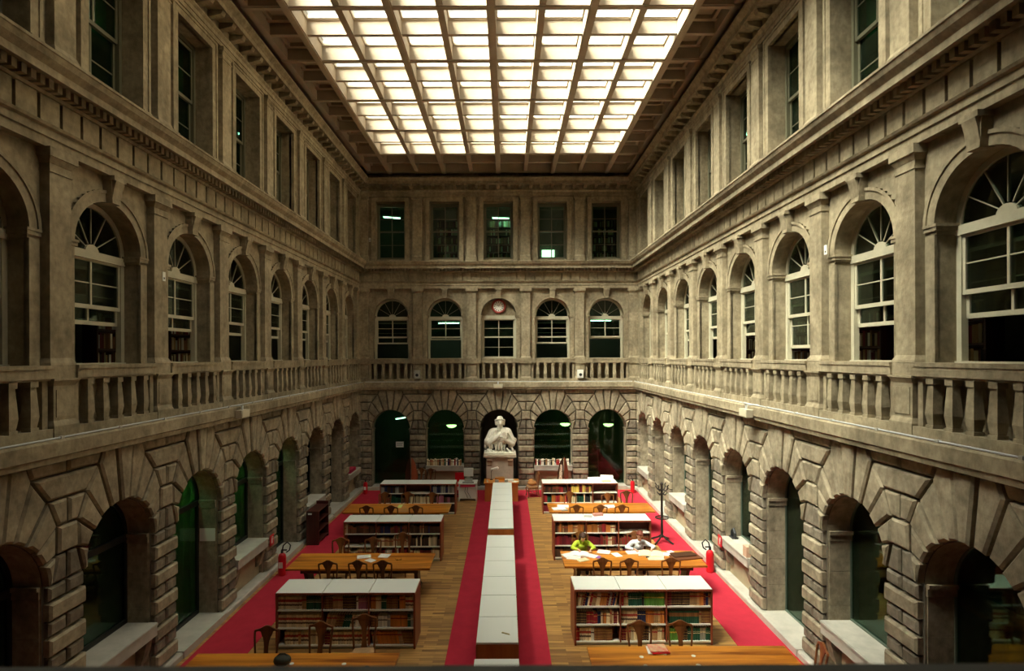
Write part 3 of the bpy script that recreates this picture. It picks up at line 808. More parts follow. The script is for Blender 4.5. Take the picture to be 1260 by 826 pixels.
for zb in (0.15, 1.1):
    GF[zb, 'd'] = ground_frame(zb, 0.06, METALD, True); GF[zb, 'l'] = ground_frame(zb, 0.022, mat('green_steel', (0.10, 0.13, 0.10), 0.4), False)
    GF[zb, 'p'] = bx('pane', GLASSG, -R0, R0, Y0 + 0.03, Y0 + 0.036, zb, ZS0)
GL = lunette(R0, ZS0, Y0 + 0.03, GLASSG, 'pane')
m = MB(); m.box(-R0 - 0.0, R0 + 0.0, -0.14, 0.46, 0.86, 1.1); m.box(-R0, R0, -0.155, 0.1, 1.05, 1.09)
SILLM = m.mesh('sill', SILL)
BRK = MB().prism_x([(-0.10, 0.86), (0.14, 0.86), (0.14, 0.36), (0.02, 0.40), (-0.04, 0.6)], -0.09, 0.09).mesh('bracket', RUST)
APR = bx('apron_panel', mat('tan_apron', (0.42, 0.34, 0.22), 0.8, var=0.15, scale=3), -R0 - 0.01, R0 + 0.01, 0.12, 0.3, 0.1, 0.87)
THR = bx('threshold', SILL, -R0, R0, -0.22, 0.5, 0.0, 0.15)
DBAR = MB().box(-R0, R0, Y0, Y0 + 0.06, 1.55, 1.6).box(-0.02, 0.02, Y0, Y0 + 0.06, 0.15, ZS0).mesh('glazing_bar', METALD)
def ground(side, x, label, door):
    st = 'd' if side == 'left' else 'l'
    zb = 0.15 if door else 1.1
    o = win_root('door_%d' if door else 'window_%d', WALLS[side], x, label, 'door' if door else 'window')
    obj('frame', GF[zb, st], o); obj('pane', GF[zb, 'p'], o); obj('pane', GL, o)
    if door: obj('threshold', THR, o)
    else:
        obj('sill', SILLM, o); obj('apron_panel', APR, o)
        for s in (1, -1): obj('bracket', BRK, o, (s * 0.72, 0, 0))
    if st == 'd' and not door:
        pass
    return o
bk = ['leftmost', 'second from the left', 'middle', 'fourth from the left', 'rightmost']
for i, x in enumerate(bay_back):
    window2('back', x, f'dark olive sash window, {bk[i]} in the top storey of the far wall')
    if i == 2: window1('back', x, 'closed sash window under the clock in the middle of the far wall', clock=True)
    else: window1('back', x, f'arched cream sash window, {bk[i]} in the middle storey of the far wall', raise_=(0.72, 0.9, 0, 0.72, 0.94)[i])
    if i in (0, 4): ground('back', x, f'arched glass doorway, {bk[i]} in the ground storey of the far wall', True)
    elif i in (1, 3): ground('back', x, f'arched window over a sill of books, {bk[i]} in the far wall ground storey', False)
for side, sg in (('left', -1), ('right', 1)):
    for k, x in enumerate(bay_side):
        o_ = ORD[k]
        window2(side, sg * x, f'deep-set sash window, {o_} from the far corner in the {side} wall top storey')
        window1(side, sg * x, f'arched cream sash window, {o_} from the far corner in the {side} wall middle storey',
                raise_={('right', 5): 0.30, ('right', 4): 0.68}.get((side, k), 0.72 if side == 'left' else 0.66))
        if k % 2: ground(side, sg * x, f'arched glass doorway, {o_} ground opening from the far corner in the {side} wall', True)
        else: ground(side, sg * x, f'arched window above a stone sill, {o_} ground opening from the far corner in the {side} wall', False)

# statue niche: dark arched recess
m = MB(); seg = 16
arc = [(-(R0 + 0.01) * math.cos(PI * i / seg), ZS0 + (R0 + 0.01) * math.sin(PI * i / seg)) for i in range(seg + 1)]
path = [(-R0 - 0.01, 0.0)] + arc + [(R0 + 0.01, 0.0)]
for (a, za), (b, zb) in zip(path, path[1:]):
    m.add([(a, 0.45, za), (b, 0.45, zb), (b * 0.9, 1.5, zb), (a * 0.9, 1.5, za)], [(0, 1, 2, 3)])
m.prism([(x * 0.9, z) for x, z in path], 1.5, 1.6); m.box(-R0, R0, 0.3, 1.5, 0.0, 0.15)
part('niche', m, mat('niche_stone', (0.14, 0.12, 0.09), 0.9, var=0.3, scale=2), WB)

# ------------------------------------------------------------------ fused figures (one continuous surface out of overlapping volumes)
def fused(name, mb, voxel, m, parent=None, smooth=4):
    me = mb.mesh(name, m); t = bpy.data.objects.new(name, me); COL.objects.link(t)
    r = t.modifiers.new('r', 'REMESH'); r.mode = 'VOXEL'; r.voxel_size = voxel; r.use_smooth_shade = True
    sm = t.modifiers.new('s', 'SMOOTH'); sm.iterations = smooth; sm.factor = 0.5
    dg = bpy.context.evaluated_depsgraph_get(); dg.update()
    me2 = bpy.data.meshes.new_from_object(t.evaluated_get(dg)); me2.name = name
    bpy.data.objects.remove(t, do_unlink=True); bpy.data.meshes.remove(me)
    me2.materials.clear(); me2.materials.append(m)
    me2.polygons.foreach_set('use_smooth', [True] * len(me2.polygons))
    return obj(name, me2, parent)

# ------------------------------------------------------------------ statue and pedestal in the niche
SX, SY = -0.31, 26.0
pd = empty('statue_pedestal', (SX, SY, 0), label='tall pale stone pedestal with scroll brackets under the marble statue', cat='pedestal')
m = MB(); m.box(-0.66, 0.66, -0.45, 0.55, 0.0, 0.25); m.box(-0.61, 0.61, -0.40, 0.5, 0.25, 1.55); part('die', m, PEDM, pd)
m = MB(); m.box(-0.66, 0.66, -0.45, 0.55, 1.5, 1.56); m.box(-0.74, 0.74, -0.53, 0.55, 1.56, 1.66); part('cap', m, PEDM, pd)
for s in (1, -1):
    m = MB()
    m.prism_x([(-0.40, 1.15), (-0.44, 1.2), (-0.44, 1.34), (-0.50, 1.42), (-0.50, 1.5), (-0.38, 1.5), (-0.38, 1.15)], s * 0.47 - 0.1, s * 0.47 + 0.1)
    m.tube([(s * 0.47 - 0.11, -0.44, 1.42), (s * 0.47 + 0.11, -0.44, 1.42)], 0.075, 10)
    part('bracket', m, mat('bracket_stone', (0.42, 0.30, 0.20), 0.6), pd)
st = empty('statue', (SX, SY, 1.66), label='white marble half-length statue of a capped scholar holding a book to the chest', cat='statue')
def sp(zx, zy, y=0.0): return ((zx - 370) * 0.00248, y, 3.39 - 1.66 - (zy - 105) * 0.00248)
m = MB()
m.box(-0.72, 0.72, -0.42, 0.35, 0.0, 0.10)
m.capsule(sp(370, 630, 0.0), 0.30, sp(370, 520, 0.02), 0.36, 14)               # trunk
m.capsule(sp(250, 400, 0.02), 0.17, sp(490, 390, 0.02), 0.17, 12)             # shoulders
m.capsule(sp(370, 390, 0), 0.17, sp(372, 300, -0.04), 0.13, 12)               # neck
m.ell(sp(372, 225, -0.07), (0.165, 0.19, 0.235))                               # head
m.ell(sp(372, 290, -0.15), (0.10, 0.10, 0.10))                                 # chin and beard
m.capsule(sp(373, 215, -0.24), 0.022, sp(374, 245, -0.275), 0.034, 8)         # nose
for s in (-1, 1):
    m.ell(sp(373 + s * 30, 205, -0.235), (0.045, 0.03, 0.018))                 # brows
    m.ell(sp(373 + s * 34, 240, -0.21), (0.05, 0.045, 0.05))                   # cheeks
    m.ell(sp(373 + s * 65, 235, -0.05), (0.03, 0.05, 0.07))                    # ears
m.capsule(sp(350, 268, -0.235), 0.014, sp(396, 268, -0.235), 0.014, 6)        # lips
for i in range(9):                                                             # cap roll and curls
    a = PI * (i / 8); m.ell(sp(372 - 82 * math.cos(a), 185 - 22 * math.sin(a), -0.06 - 0.15 * math.sin(a)), (0.045, 0.045, 0.04))
m.ell(sp(372, 155, -0.04), (0.15, 0.18, 0.12))
for s in (-1, 1): m.capsule(sp(372 + s * 78, 190, 0.0), 0.055, sp(372 + s * 72, 270, 0.02), 0.05, 8)
m.capsule(sp(225, 410, 0.0), 0.17, sp(125, 590, -0.10), 0.13, 12)             # right upper arm under the cloak
m.capsule(sp(520, 400, 0.0), 0.17, sp(610, 590, -0.10), 0.14, 12)             # left upper arm
m.capsule(sp(140, 560, -0.15), 0.15, sp(210, 680, -0.15), 0.11, 10)           # hanging sleeve
m.capsule(sp(120, 620, -0.05), 0.10, sp(110, 680, -0.05), 0.09, 8)
m.capsule(sp(190, 590, -0.2), 0.14, sp(400, 430, -0.40), 0.085, 12)           # right forearm rising to the book
m.capsule(sp(600, 620, -0.18), 0.13, sp(440, 520, -0.40), 0.08, 12)           # left forearm
m.capsule(sp(570, 660, -0.1), 0.12, sp(640, 560, 0.02), 0.12, 10)
for i, (a, b) in enumerate((((400, 425), (452, 372)), ((410, 440), (470, 385)), ((420, 452), (482, 400)), ((428, 466), (480, 420)))):
    m.capsule(sp(*a, -0.44), 0.028, sp(*b, -0.47), 0.02, 6)                    # fingers of the right hand
m.capsule(sp(392, 430, -0.42), 0.03, sp(412, 385, -0.44), 0.022, 6)
for i in range(4): m.capsule(sp(440 - i * 4, 510 + i * 14, -0.44), 0.028, sp(385 - i * 3, 500 + i * 18, -0.46), 0.02, 6)
m.capsule(sp(435, 505, -0.42), 0.03, sp(405, 478, -0.45), 0.022, 6)
for (a, b, r) in (((300, 360), (180, 600), .035), ((330, 350), (240, 560), .03), ((440, 350), (560, 600), .035), ((480, 350), (620, 560), .035), ((300, 640), (290, 770), .04), ((350, 600), (350, 770), .035),
                  ((400, 620), (405, 770), .04), ((450, 640), (460, 770), .04), ((180, 600), (175, 690), .03), ((220, 600), (232, 690), .03), ((500, 700), (560, 760), .05), ((200, 720), (260, 760), .05), ((150, 720), (190, 760), .06), ((600, 700), (620, 760), .06)):
    m.capsule(sp(*a, -0.20 if a[1] < 500 else -0.3), r, sp(*b, -0.22 if b[1] < 650 else -0.32), r, 6)   # folds
fused('figure', m, 0.02, MARBLE, st, 3)
m = MB(); m.box(-0.15, 0.15, -0.045, 0.045, -0.20, 0.20)
bk_ = part('book', m, MARBLE, st); bk_.location = sp(445, 420, -0.385); bk_.rotation_euler = (R(-18), R(18), R(8))

# ------------------------------------------------------------------ bookcases
HB = 1.19
bc = empty('bookcase', (0, 0, 0))
CWID = 2.93; UW = CWID / 3; DP = 0.73
for x in (0.02, CWID - 0.02): part('side_panel', MB().box(x - 0.02, x + 0.02, 0, DP, 0, HB - 0.04), CASEW, bc)
for i in (1, 2): part('divider', MB().box(i * UW - 0.014, i * UW + 0.014, 0.005, DP - 0.005, 0.07, HB - 0.04), CASEW, bc)
part('back_panel', MB().box(0.04, CWID - 0.04, DP / 2 - 0.01, DP / 2 + 0.01, 0.06, HB - 0.04), CASEB, bc)
part('plinth', MB().box(0.04, CWID - 0.04, 0.03, DP - 0.03, 0.0, 0.075), PLINTH, bc)
for i in range(3):
    tp = part('top_panel', MB().box(i * UW + 0.008, (i + 1) * UW - 0.008, 0.0, DP, HB - 0.038, HB), WHITEL, bc)
    part('edge_strip', MB().box(i * UW + 0.004, (i + 1) * UW - 0.004, -0.012, 0.0, HB - 0.045, HB - 0.004), CASEW, tp)
    for z in (0.085, 0.445, 0.825): part('shelf', MB().box(i * UW + 0.015, (i + 1) * UW - 0.015, 0.01, DP - 0.01, z - 0.03, z), SHELFW, bc)
cases = [('R', 0, 1.425, 11.95, 'long bookcase with white top, nearest on the right side of the aisle'),
         ('R', 1, 1.405, 16.94, 'long bookcase behind the two readers, second on the right side of the aisle'),
         ('R', 2, 1.39, 21.9, 'long bookcase piled with papers, farthest on the right side of the aisle'),
         ('L', 0, -4.86, 11.83, 'long bookcase with white top, nearest on the left side of the aisle'),
         ('L', 1, -4.9, 16.9, 'long bookcase with white top, second on the left side of the aisle'),
         ('L', 2, -4.92, 21.87, 'long bookcase beside the computer desk, farthest on the left side of the aisle')]
for i, (sd_, n, x, y, lab) in enumerate(cases):
    o = bc if i == 0 else copy_tree(bc)
    o.location = (x, y, 0); tag(o, lab, 'bookcase', 'double bookcases between the reading tables')

# ------------------------------------------------------------------ books
RED, DKR, BRN, DBR, TAN, CRM, YEL, ORG, GRN, DGR, NVY, GRY, BLK, WHT, MAU = ((0.30, 0.02, 0.025), (0.14, 0.012, 0.02), (0.18, 0.075, 0.032), (0.065, 0.033, 0.02), (0.40, 0.24, 0.11), (0.62, 0.52, 0.33),
    (0.68, 0.50, 0.10), (0.48, 0.17, 0.035), (0.10, 0.24, 0.035), (0.012, 0.07, 0.04), (0.015, 0.02, 0.07), (0.28, 0.28, 0.25), (0.015, 0.014, 0.014), (0.74, 0.71, 0.62), (0.33, 0.12, 0.18))
GOLD = (0.55, 0.36, 0.09)
raised = [(0.16, 0.18, GOLD), (0.34, 0.36, GOLD), (0.62, 0.64, GOLD), (0.82, 0.84, GOLD)]
BT = {'red': (RED, [(0.2, 0.23, GOLD), (0.75, 0.8, GOLD)], 'red cloth'), 'dkr': (DKR, raised, 'dark red leather'), 'brn': (BRN, raised, 'brown leather'), 'dbr': (DBR, raised, 'dark brown leather'),
      'tan': (TAN, [(0.68, 0.8, RED), (0.15, 0.18, DBR)], 'tan calf'), 'crm': (CRM, [(0.7, 0.8, BRN)], 'cream vellum'), 'crb': (CRM, [(0.58, 0.78, (0.36, 0.05, 0.03)), (0.28, 0.42, (0.10, 0.06, 0.035))], 'cream vellum red-labelled'),
      'yel': (YEL, [(0.6, 0.75, CRM)], 'yellow cloth'), 'org': (ORG, [(0.7, 0.8, DKR)], 'orange leather'), 'grn': (GRN, [(0.6, 0.7, YEL)], 'bright green cloth'), 'dgr': (DGR, [(0.55, 0.6, CRM), (0.7, 0.72, CRM)], 'dark green cloth'),
      'grb': (DGR, [(0.55, 0.85, (0.26, 0.10, 0.035))], 'green red-labelled'), 'nvy': (NVY, [(0.7, 0.74, GOLD)], 'navy cloth'), 'gry': (GRY, [(0.6, 0.7, CRM)], 'grey cloth'), 'blk': (BLK, [(0.7, 0.74, GOLD)], 'black cloth'),
      'wht': (WHT, [(0.6, 0.7, DBR)], 'white paper'), 'mau': (MAU, [(0.7, 0.73, CRM)], 'mauve cloth')}
BM = {}
for k, (c, bands, d) in BT.items():
    m = MB(); m.smooth = False
    prof = [(-0.5, 0.06), (-0.28, 0.012), (0, 0), (0.28, 0.012), (0.5, 0.06), (0.5, 1), (0.38, 1), (0.38, 0.12), (-0.38, 0.12), (-0.38, 1), (-0.5, 1)]
    m.k = 0; m.prism_z(prof, 0, 1); m.k = 1; m.box(-0.385, 0.385, 0.1, 0.97, 0.02, 0.965)
    bands = sorted(bands)
    BM[k] = m.mesh('book', [spine_mat('spine_' + k, c, bands), PAGES])
bay_n = ['left', 'middle', 'right']; shelf_n = ['bottom', 'middle', 'top']; SZ = [0.085, 0.445, 0.825]
def fill_cell(ci, unit, shelf, seq, lean=0.0, gap0=0.0, gap1=0.0):
    """seq = 'kind*count' items; an optional :h gives the height"""
    sd_, n, cx, cy, _ = cases[ci]
    items = []
    for s in seq.split():
        k, *r = s.split('*'); cnt = int(r[0].split(':')[0]) if r else 1
        h = float(s.split(':')[1]) if ':' in s else None
        for _ in range(cnt): items.append((k.split(':')[0], (h or 0.262) * (1 if r else random.uniform(.95, 1.05))))
    xa, xb = cx + unit * UW + 0.03 + gap0, cx + (unit + 1) * UW - 0.03 - gap1
    ex = abs(math.sin(lean)) * 0.26
    avail = xb - xa - ex; wd = [random.uniform(.85, 1.2) for _ in items]; sc = avail / sum(wd) / max(math.cos(lean), .8) * math.cos(lean)
    x = xa + (ex if lean < 0 else 0)
    for i, ((k, h), w_) in enumerate(zip(items, wd)):
        w2 = w_ * sc
        th = w2 * math.cos(lean) * 0.94
        o = obj('book', BM[k], None, (x + w2 / 2, cy + 0.035 + random.uniform(0, .012), SZ[shelf] + abs(math.sin(lean)) * th / 2 + 0.001), (0, lean, 0), (th, random.uniform(.19, .23), h))
        side = 'right' if sd_ == 'R' else 'left'
        tag(o, f'{BT[k][2]} book, {ORD[i]} from left, {shelf_n[shelf]} shelf, {bay_n[unit]} bay, nearest {side} bookcase', 'book', f'books in the nearest {side} bookcase')
        x += w2
fill_cell(0, 0, 2, 'tan:.28 crm tan dkr nvy crm:.29 red tan tan crm crm org*3 dkr gry dkr nvy tan', lean=0.2)
fill_cell(0, 1, 2, 'red tan*2 dgr*5 dgr blk grn*8')
fill_cell(0, 2, 2, 'dkr*2 dbr*8 tan*4 org*2 dkr nvy tan')
fill_cell(0, 0, 1, 'dbr*6:.25 red*4:.25 red*2:.2 nvy*2:.25 crm*1:.23 org*2:.22 crm*2:.22 tan:.31 crm dkr*2 crm')
fill_cell(0, 1, 1, 'crb*8 nvy*4 org*4 tan*3 org*2')
fill_cell(0, 2, 1, 'grb*5 grb*6 grb*4 tan*1 brn*5', gap0=0.03)
fill_cell(0, 0, 0, 'red*2 crb*6 wht*2 brn*10', gap1=0.13)
fill_cell(0, 1, 0, 'dkr*2 tan*2 crm*4 dbr*3 wht tan*3:.24 crm*2 tan')
fill_cell(0, 2, 0, 'grn*5 dbr*3 dgr*5 gry*2 dgr*2')
fill_cell(3, 0, 2, 'crb*10 tan*2 dgr*6')
fill_cell(3, 1, 2, 'brn*4:.23 tan*4 dbr*6 wht mau*4:.23')
fill_cell(3, 2, 2, 'org*3:.24 crm*3:.24 dgr*3:.28 brn*6:.23 blk org*3 crb*5:.24')
fill_cell(3, 0, 1, 'crb*19')
fill_cell(3, 1, 1, 'tan*4 brn*3 dgr*3 crb*2 wht*3 nvy', lean=0.26)
fill_cell(3, 2, 1, 'brn*4 wht*5:.23 gry*2 org*9:.24 dgr*2 gry*2')
fill_cell(3, 0, 0, 'crb*5 tan crb*3 crm*4', gap0=0.14)
fill_cell(3, 1, 0, 'dkr*2 crb*14')
fill_cell(3, 2, 0, 'tan*2 org*10 tan*2 brn*5', lean=-0.2)

# the farther shelves: too many and too small, one object
BS = MB(); cols = list(BT)
def far_mat(n_, c):
    m = mat(n_, c, 0.6); N = m.node_tree.nodes; g = N.new('ShaderNodeNewGeometry'); r = N.new('ShaderNodeMapRange'); h = N.new('ShaderNodeHueSaturation')
    r.inputs['To Min'].default_value = 0.5; r.inputs['To Max'].default_value = 1.45; h.inputs['Color'].default_value = (*c, 1)
    L = m.node_tree.links; L.new(g.outputs['Random Per Island'], r.inputs['Value']); L.new(r.outputs['Result'], h.inputs['Value']); L.new(h.outputs['Color'], N['Principled BSDF'].inputs['Base Color']); return m
smats = [far_mat('far_' + k, BT[k][0]) for k in cols] + [mat('far_label', (0.30, 0.05, 0.03), 0.6)]
def stuff_cell(x0, x1, y, z, palette, hmin=.2, hmax=.28):
    x = x0
    while x < x1 - 0.03:
        k = random.choice(palette); run = random.randint(1, 4); w_ = random.uniform(.03, .055); h = random.uniform(hmin, hmax)
        for _ in range(run):
            if x + w_ > x1: break
            BS.k = cols.index(k); BS.box(x + 0.001, x + w_ - 0.001, y, y + 0.2, z + 0.001, z + h * random.uniform(.94, 1.04))
            if k in ('crb', 'tan', 'brn'):
                BS.k = len(cols); BS.box(x + 0.001, x + w_ - 0.001, y - 0.002, y + 0.01, z + h * .6, z + h * .75)
            x += w_
def stuff_case(ci, rows):
    _, _, cx, cy, _ = cases[ci]
    for u in range(3):
        for s in range(3):
            p = rows[s][u]
            if p: stuff_cell(cx + u * UW + 0.035, cx + (u + 1) * UW - 0.035, cy + 0.04, SZ[s], p.split())
stuff_case(1, [['dbr brn', 'brn crb', 'crb brn dkr tan'], ['red brn dkr red', 'red dkr crb brn', 'red brn'], ['brn dbr org tan', 'org brn red crb', None]])
stuff_case(2, [['dkr', 'dbr crm', None], ['red nvy dgr org', 'crm dgr blk', None], ['red dbr brn', 'yel yel dkr brn', None]])
stuff_case(4, [['crb gry', 'red dkr wht', 'dkr crm crb'], [None, 'crb tan', 'crm dbr dbr'], ['brn tan dbr crm', 'dkr nvy brn', 'dkr dbr tan nvy']])
stuff_case(5, [['dbr', 'dbr brn', 'dbr'], ['dbr brn dgr', 'dbr crm nvy', 'gry dbr mau'], ['dbr gry nvy', None, 'nvy gry nvy']])
# books in the galleries behind the right-hand windows and on the far top storey
def place_stuff(): 
    o = obj('book_row', BS.mesh('book_row', smats)); tag(o, 'rows of small bound books filling the farther shelves', 'books', kind='stuff')
place_stuff()
gal = MB(); gal.k = 0
def gallery_case(x, y, z, rot, label):
    o = empty('gallery_bookcase', (x, y, z), rot, label=label, cat='bookcase', group='bookcases in the galleries')
    f = MB()
    for s in (-0.7, 0.7): f.box(s - 0.02, s + 0.02, 0, 0.3, 0, 2.6)
    f.box(-0.7, 0.7, 0.28, 0.3, 0, 2.6)
    for i in range(7): f.box(-0.7, 0.7, 0, 0.3, 0.1 + i * 0.4, 0.13 + i * 0.4)
    part('frame', f, MAROON, o)
    b = MB(); ks = ['brn', 'crm', 'tan', 'dbr', 'dkr', 'wht']
    for i in range(6):
        xx = -0.66
        while xx < 0.6:
            b.k = random.randrange(6); w_ = random.uniform(.04, .09); b.box(xx, xx + w_ - .004, 0.04, 0.25, 0.13 + i * .4, 0.13 + i * .4 + random.uniform(.24, .33)); xx += w_
    tag(part('book_row', b, [mat('far_' + k, BT[k][0], 0.6) for k in ks], o), kind='stuff')
for k in range(8):
    yy = YB - bay_side[k]
    gallery_case(XR + 1.5, yy - 0.2, 5.0, R(-90), f'dark bookcase seen through the right wall middle-storey window, {ORD[k]} from the far corner')
for k, x in enumerate(bay_back[1:]):
    if k != 2: gallery_case(XC + x + 0.1, YB + 1.9, 10.4, 0, f'bookcase seen through the far top-storey window, {ORD[k + 1]} from the left')
for k in (4, 5, 6, 7):
    yy = YB - bay_side[k]
    gallery_case(XL - 1.5, yy - 0.2, 5.0, R(90), f'dark bookcase seen through the left wall middle-storey window, {ORD[k]} from the far corner')

# ------------------------------------------------------------------ reading tables
tb = empty('reading_table')
TW, TD = 3.63, 1.13
part('tabletop', MB().box(-TW / 2, TW / 2, -TD / 2, TD / 2, 0.755, 0.80), TABLEW, tb)
part('apron', MB().box(-TW / 2 + 0.32, TW / 2 - 0.32, -TD / 2 + 0.14, -TD / 2 + 0.17, 0.63, 0.755).box(-TW / 2 + 0.32, TW / 2 - 0.32, TD / 2 - 0.17, TD / 2 - 0.14, 0.63, 0.755), TABLED, tb)
for s in (-1, 1):
    m = MB(); x = s * (TW / 2 - 0.40)
    m.box(x - 0.06, x + 0.06, -0.42, 0.42, 0.0, 0.09); m.prism_x([(-0.32, 0.09), (0.32, 0.09), (0.20, 0.40), (0.34, 0.755), (-0.34, 0.755), (-0.20, 0.40)], x - 0.045, x + 0.045)
    part('trestle', m, TABLED, tb)
part('stretcher', MB().box(-TW / 2 + 0.4, TW / 2 - 0.4, -0.04, 0.04, 0.18, 0.27), TABLED, tb)
tabs = [(3.275, 9.8, 'orange wooden reading table with a magazine pile, nearest on the right of the aisle'), (3.275, 14.87, 'orange wooden reading table with two readers, middle on the right of the aisle'),
        (3.275, 19.87, 'orange wooden reading table strewn with papers, farthest on the right of the aisle'), (-3.76, 9.6, 'orange wooden reading table, nearest on the left of the aisle, a dark bag on it'),
        (-3.76, 14.75, 'orange wooden reading table with white papers, middle on the left of the aisle'), (-3.82, 19.87, 'orange wooden reading table, farthest on the left of the aisle')]
for i, (x, y, lab) in enumerate(tabs):
    o = tb if i == 0 else copy_tree(tb)
    o.location = (x, y, 0); tag(o, lab, 'table', 'long reading tables')
disc = MB().lathe([(0.035, 0), (0.04, 0.004), (0.04, 0.008), (0.02, 0.012)], n=12).mesh('socket', WHITEP)
dspots = []
for i, (px, py) in enumerate(((788, 809.5), (852, 808.5), (793, 820.5), (858, 820))):
    Y = FPX * 5.35 / (py - VY); o = obj('socket_disc', disc, None, ((px - VX) * Y / FPX, Y, 0.8))
    tag(o, ['small white disc left of the magazines, nearer the far edge of the nearest right table', 'small white disc right of the magazines, nearer the far edge of the nearest right table',
            'small white disc left of the magazines, nearer the bottom edge of the photo', 'small white disc right of the magazines, nearer the bottom edge of the photo'][i], 'socket', 'white discs set on the nearest tables')
for i, (px, py) in enumerate(((357.5, 816.5), (422, 817))):
    Y = FPX * 5.35 / (py - VY); o = obj('socket_disc', disc, None, ((px - VX) * Y / FPX, Y, 0.8))
    tag(o, ['small white disc right beside the dark bag on the nearest left table', 'small white disc alone in the middle of the nearest left table'][i], 'socket', 'white discs set on the nearest tables')

# ------------------------------------------------------------------ chairs
def make_chair(wood, name='reading_chair'):
    """faces +y, back at -y"""
    r = empty(name)
    m = MB(); m.prism_z([(-0.19, -0.2), (0.19, -0.2), (0.24, 0.22), (-0.24, 0.22)], 0.43, 0.465); m.prism_z([(-0.165, -0.17), (0.165, -0.17), (0.21, 0.19), (-0.21, 0.19)], 0.465, 0.485); part('seat', m, SEATC, r)
    m = MB(); m.prism_z([(-0.2, -0.21), (0.2, -0.21), (0.25, 0.23), (-0.25, 0.23)], 0.37, 0.43); part('seat_rail', m, wood, r)
    for s in (-1, 1):
        part('back_post', MB().tube([(s * 0.19, -0.2, 0.40), (s * 0.2, -0.215, 0.6), (s * 0.222, -0.25, 0.85), (s * 0.225, -0.272, 0.97), (s * 0.205, -0.282, 1.0)], [0.021, 0.02, 0.02, 0.021, 0.02], 8), wood, r)
        part('leg', MB().tube([(s * 0.19, -0.2, 0.42), (s * 0.19, -0.22, 0.2), (s * 0.2, -0.27, 0.0)], [0.023, 0.02, 0.019], 8), wood, r)
        part('leg', MB().tube([(s * 0.22, 0.2, 0.42), (s * 0.245, 0.225, 0.33), (s * 0.225, 0.21, 0.14), (s * 0.24, 0.235, 0.02), (s * 0.24, 0.24, 0.0)], [0.032, 0.034, 0.02, 0.022, 0.03], 8), wood, r)
    # crest rail: a yoke rising to the middle
    m = MB()
    top = [(-0.24, 0.985), (-0.225, 1.01), (-0.15, 1.025), (-0.08, 1.06), (-0.04, 1.085), (0, 1.09), (0.04, 1.085), (0.08, 1.06), (0.15, 1.025), (0.225, 1.01), (0.24, 0.985)]
    bot = [(0.21, 0.972), (0.15, 0.99), (0.10, 0.975), (-0.10, 0.975), (-0.15, 0.99), (-0.21, 0.972)]
    m.prism(top + bot, -0.295, -0.262); part('crest_rail', m, wood, r)
    half = [(0.07, 0.455), (0.05, 0.52), (0.04, 0.62), (0.042, 0.72), (0.05, 0.80), (0.07, 0.87), (0.10, 0.925), (0.12, 0.985)]
    poly = [(x, z) for x, z in half] + [(-x, z) for x, z in reversed(half)]
    m = MB(); n = len(poly); yb = lambda z: -0.20 - (z - 0.45) * 0.14
    m.add([(x, yb(z) - 0.008, z) for x, z in poly] + [(x, yb(z) + 0.008, z) for x, z in poly], [tuple(range(n)), tuple(range(2 * n - 1, n - 1, -1))] + [(i, i + n, (i + 1) % n + n, (i + 1) % n) for i in range(n)])
    part('splat', m, wood, r)
    part('stretcher', MB().tube([(-0.2, -0.0, 0.2), (0.2, 0.0, 0.2)], 0.014, 6).tube([(-0.19, -0.21, 0.2), (-0.23, 0.21, 0.2)], 0.014, 6).tube([(0.19, -0.21, 0.2), (0.23, 0.21, 0.2)], 0.014, 6), wood, r)
    return r
CH = {CHAIRW: make_chair(CHAIRW), CHAIRO: make_chair(CHAIRO)}
used = set()
def chair(x, y, rz, wood, label, group=None):
    o = CH[wood] if wood not in used else copy_tree(CH[wood]); used.add(wood)
    o.location = (x, y, 0); o.rotation_euler = (0, 0, R(rz)); tag(o, label, 'chair', group)
G = 'mahogany chairs around the reading tables'
tn = {('R', 0): 'nearest right table', ('R', 1): "readers' right table", ('R', 2): 'farthest right table', ('L', 0): 'nearest left table', ('L', 1): 'middle left table', ('L', 2): 'farthest left table'}
def row(sd_, n, near, xs, ys, woods, rzs=None):
    for i, x in enumerate(xs):
        rz = (0 if near else 180) + (rzs[i] if rzs else 0)
        nm = ['left', 'middle', 'right'][i] if len(xs) == 3 else (['left', 'right'][i])
        chair(x, ys[i], rz, woods[i], f'carved splat-back wooden chair, {nm} one on the {"near" if near else "far"} side of the {tn[sd_, n]}', G)
D_, O_ = CHAIRW, CHAIRO
row('L', 1, True, (-4.46, -3.70, -3.10), (14.28, 14.28, 14.28), (D_, D_, D_), (2, -2, 1))
row('L', 1, False, (-4.62, -3.75, -3.03), (15.5, 15.52, 15.95), (O_, O_, O_), (6, 0, -8))
row('L', 2, True, (-4.77, -3.95, -3.09), (19.42, 19.42, 19.42), (D_, D_, D_), (0, 3, 0))
row('L', 2, False, (-4.54, -3.72, -2.75), (20.75, 20.78, 20.7), (O_, O_, O_), (0, -4, 5))
row('L', 0, False, (-4.52, -3.58, -2.77), (10.34, 10.5, 10.8), (D_, O_, O_), (0, -5, 7))
row('R', 1, True, (2.39, 3.04, 4.12), (14.4, 14.36, 14.4), (O_, O_, O_), (0, 3, -2))
row('R', 2, True, (2.36, 3.18, 3.92), (19.42, 19.42, 19.42), (O_, O_, O_), (2, 0, -3))
row('R', 2, False, (2.35, 3.73, 4.48), (20.75, 20.5, 20.85), (O_, O_, D_), (0, 4, 0))
row('R', 0, False, (2.53, 3.29), (10.5, 10.5), (O_, O_), (2, -2))
chair(2.11, 15.98, 180, O_, 'wooden chair on which the reader in yellow-green sits', G)
chair(3.69, 15.98, 180, O_, 'wooden chair on which the reader in white sits', G)
chair(5.27, 9.95, 80, O_, 'wooden chair turned side-on at the right end of the nearest right table', G)
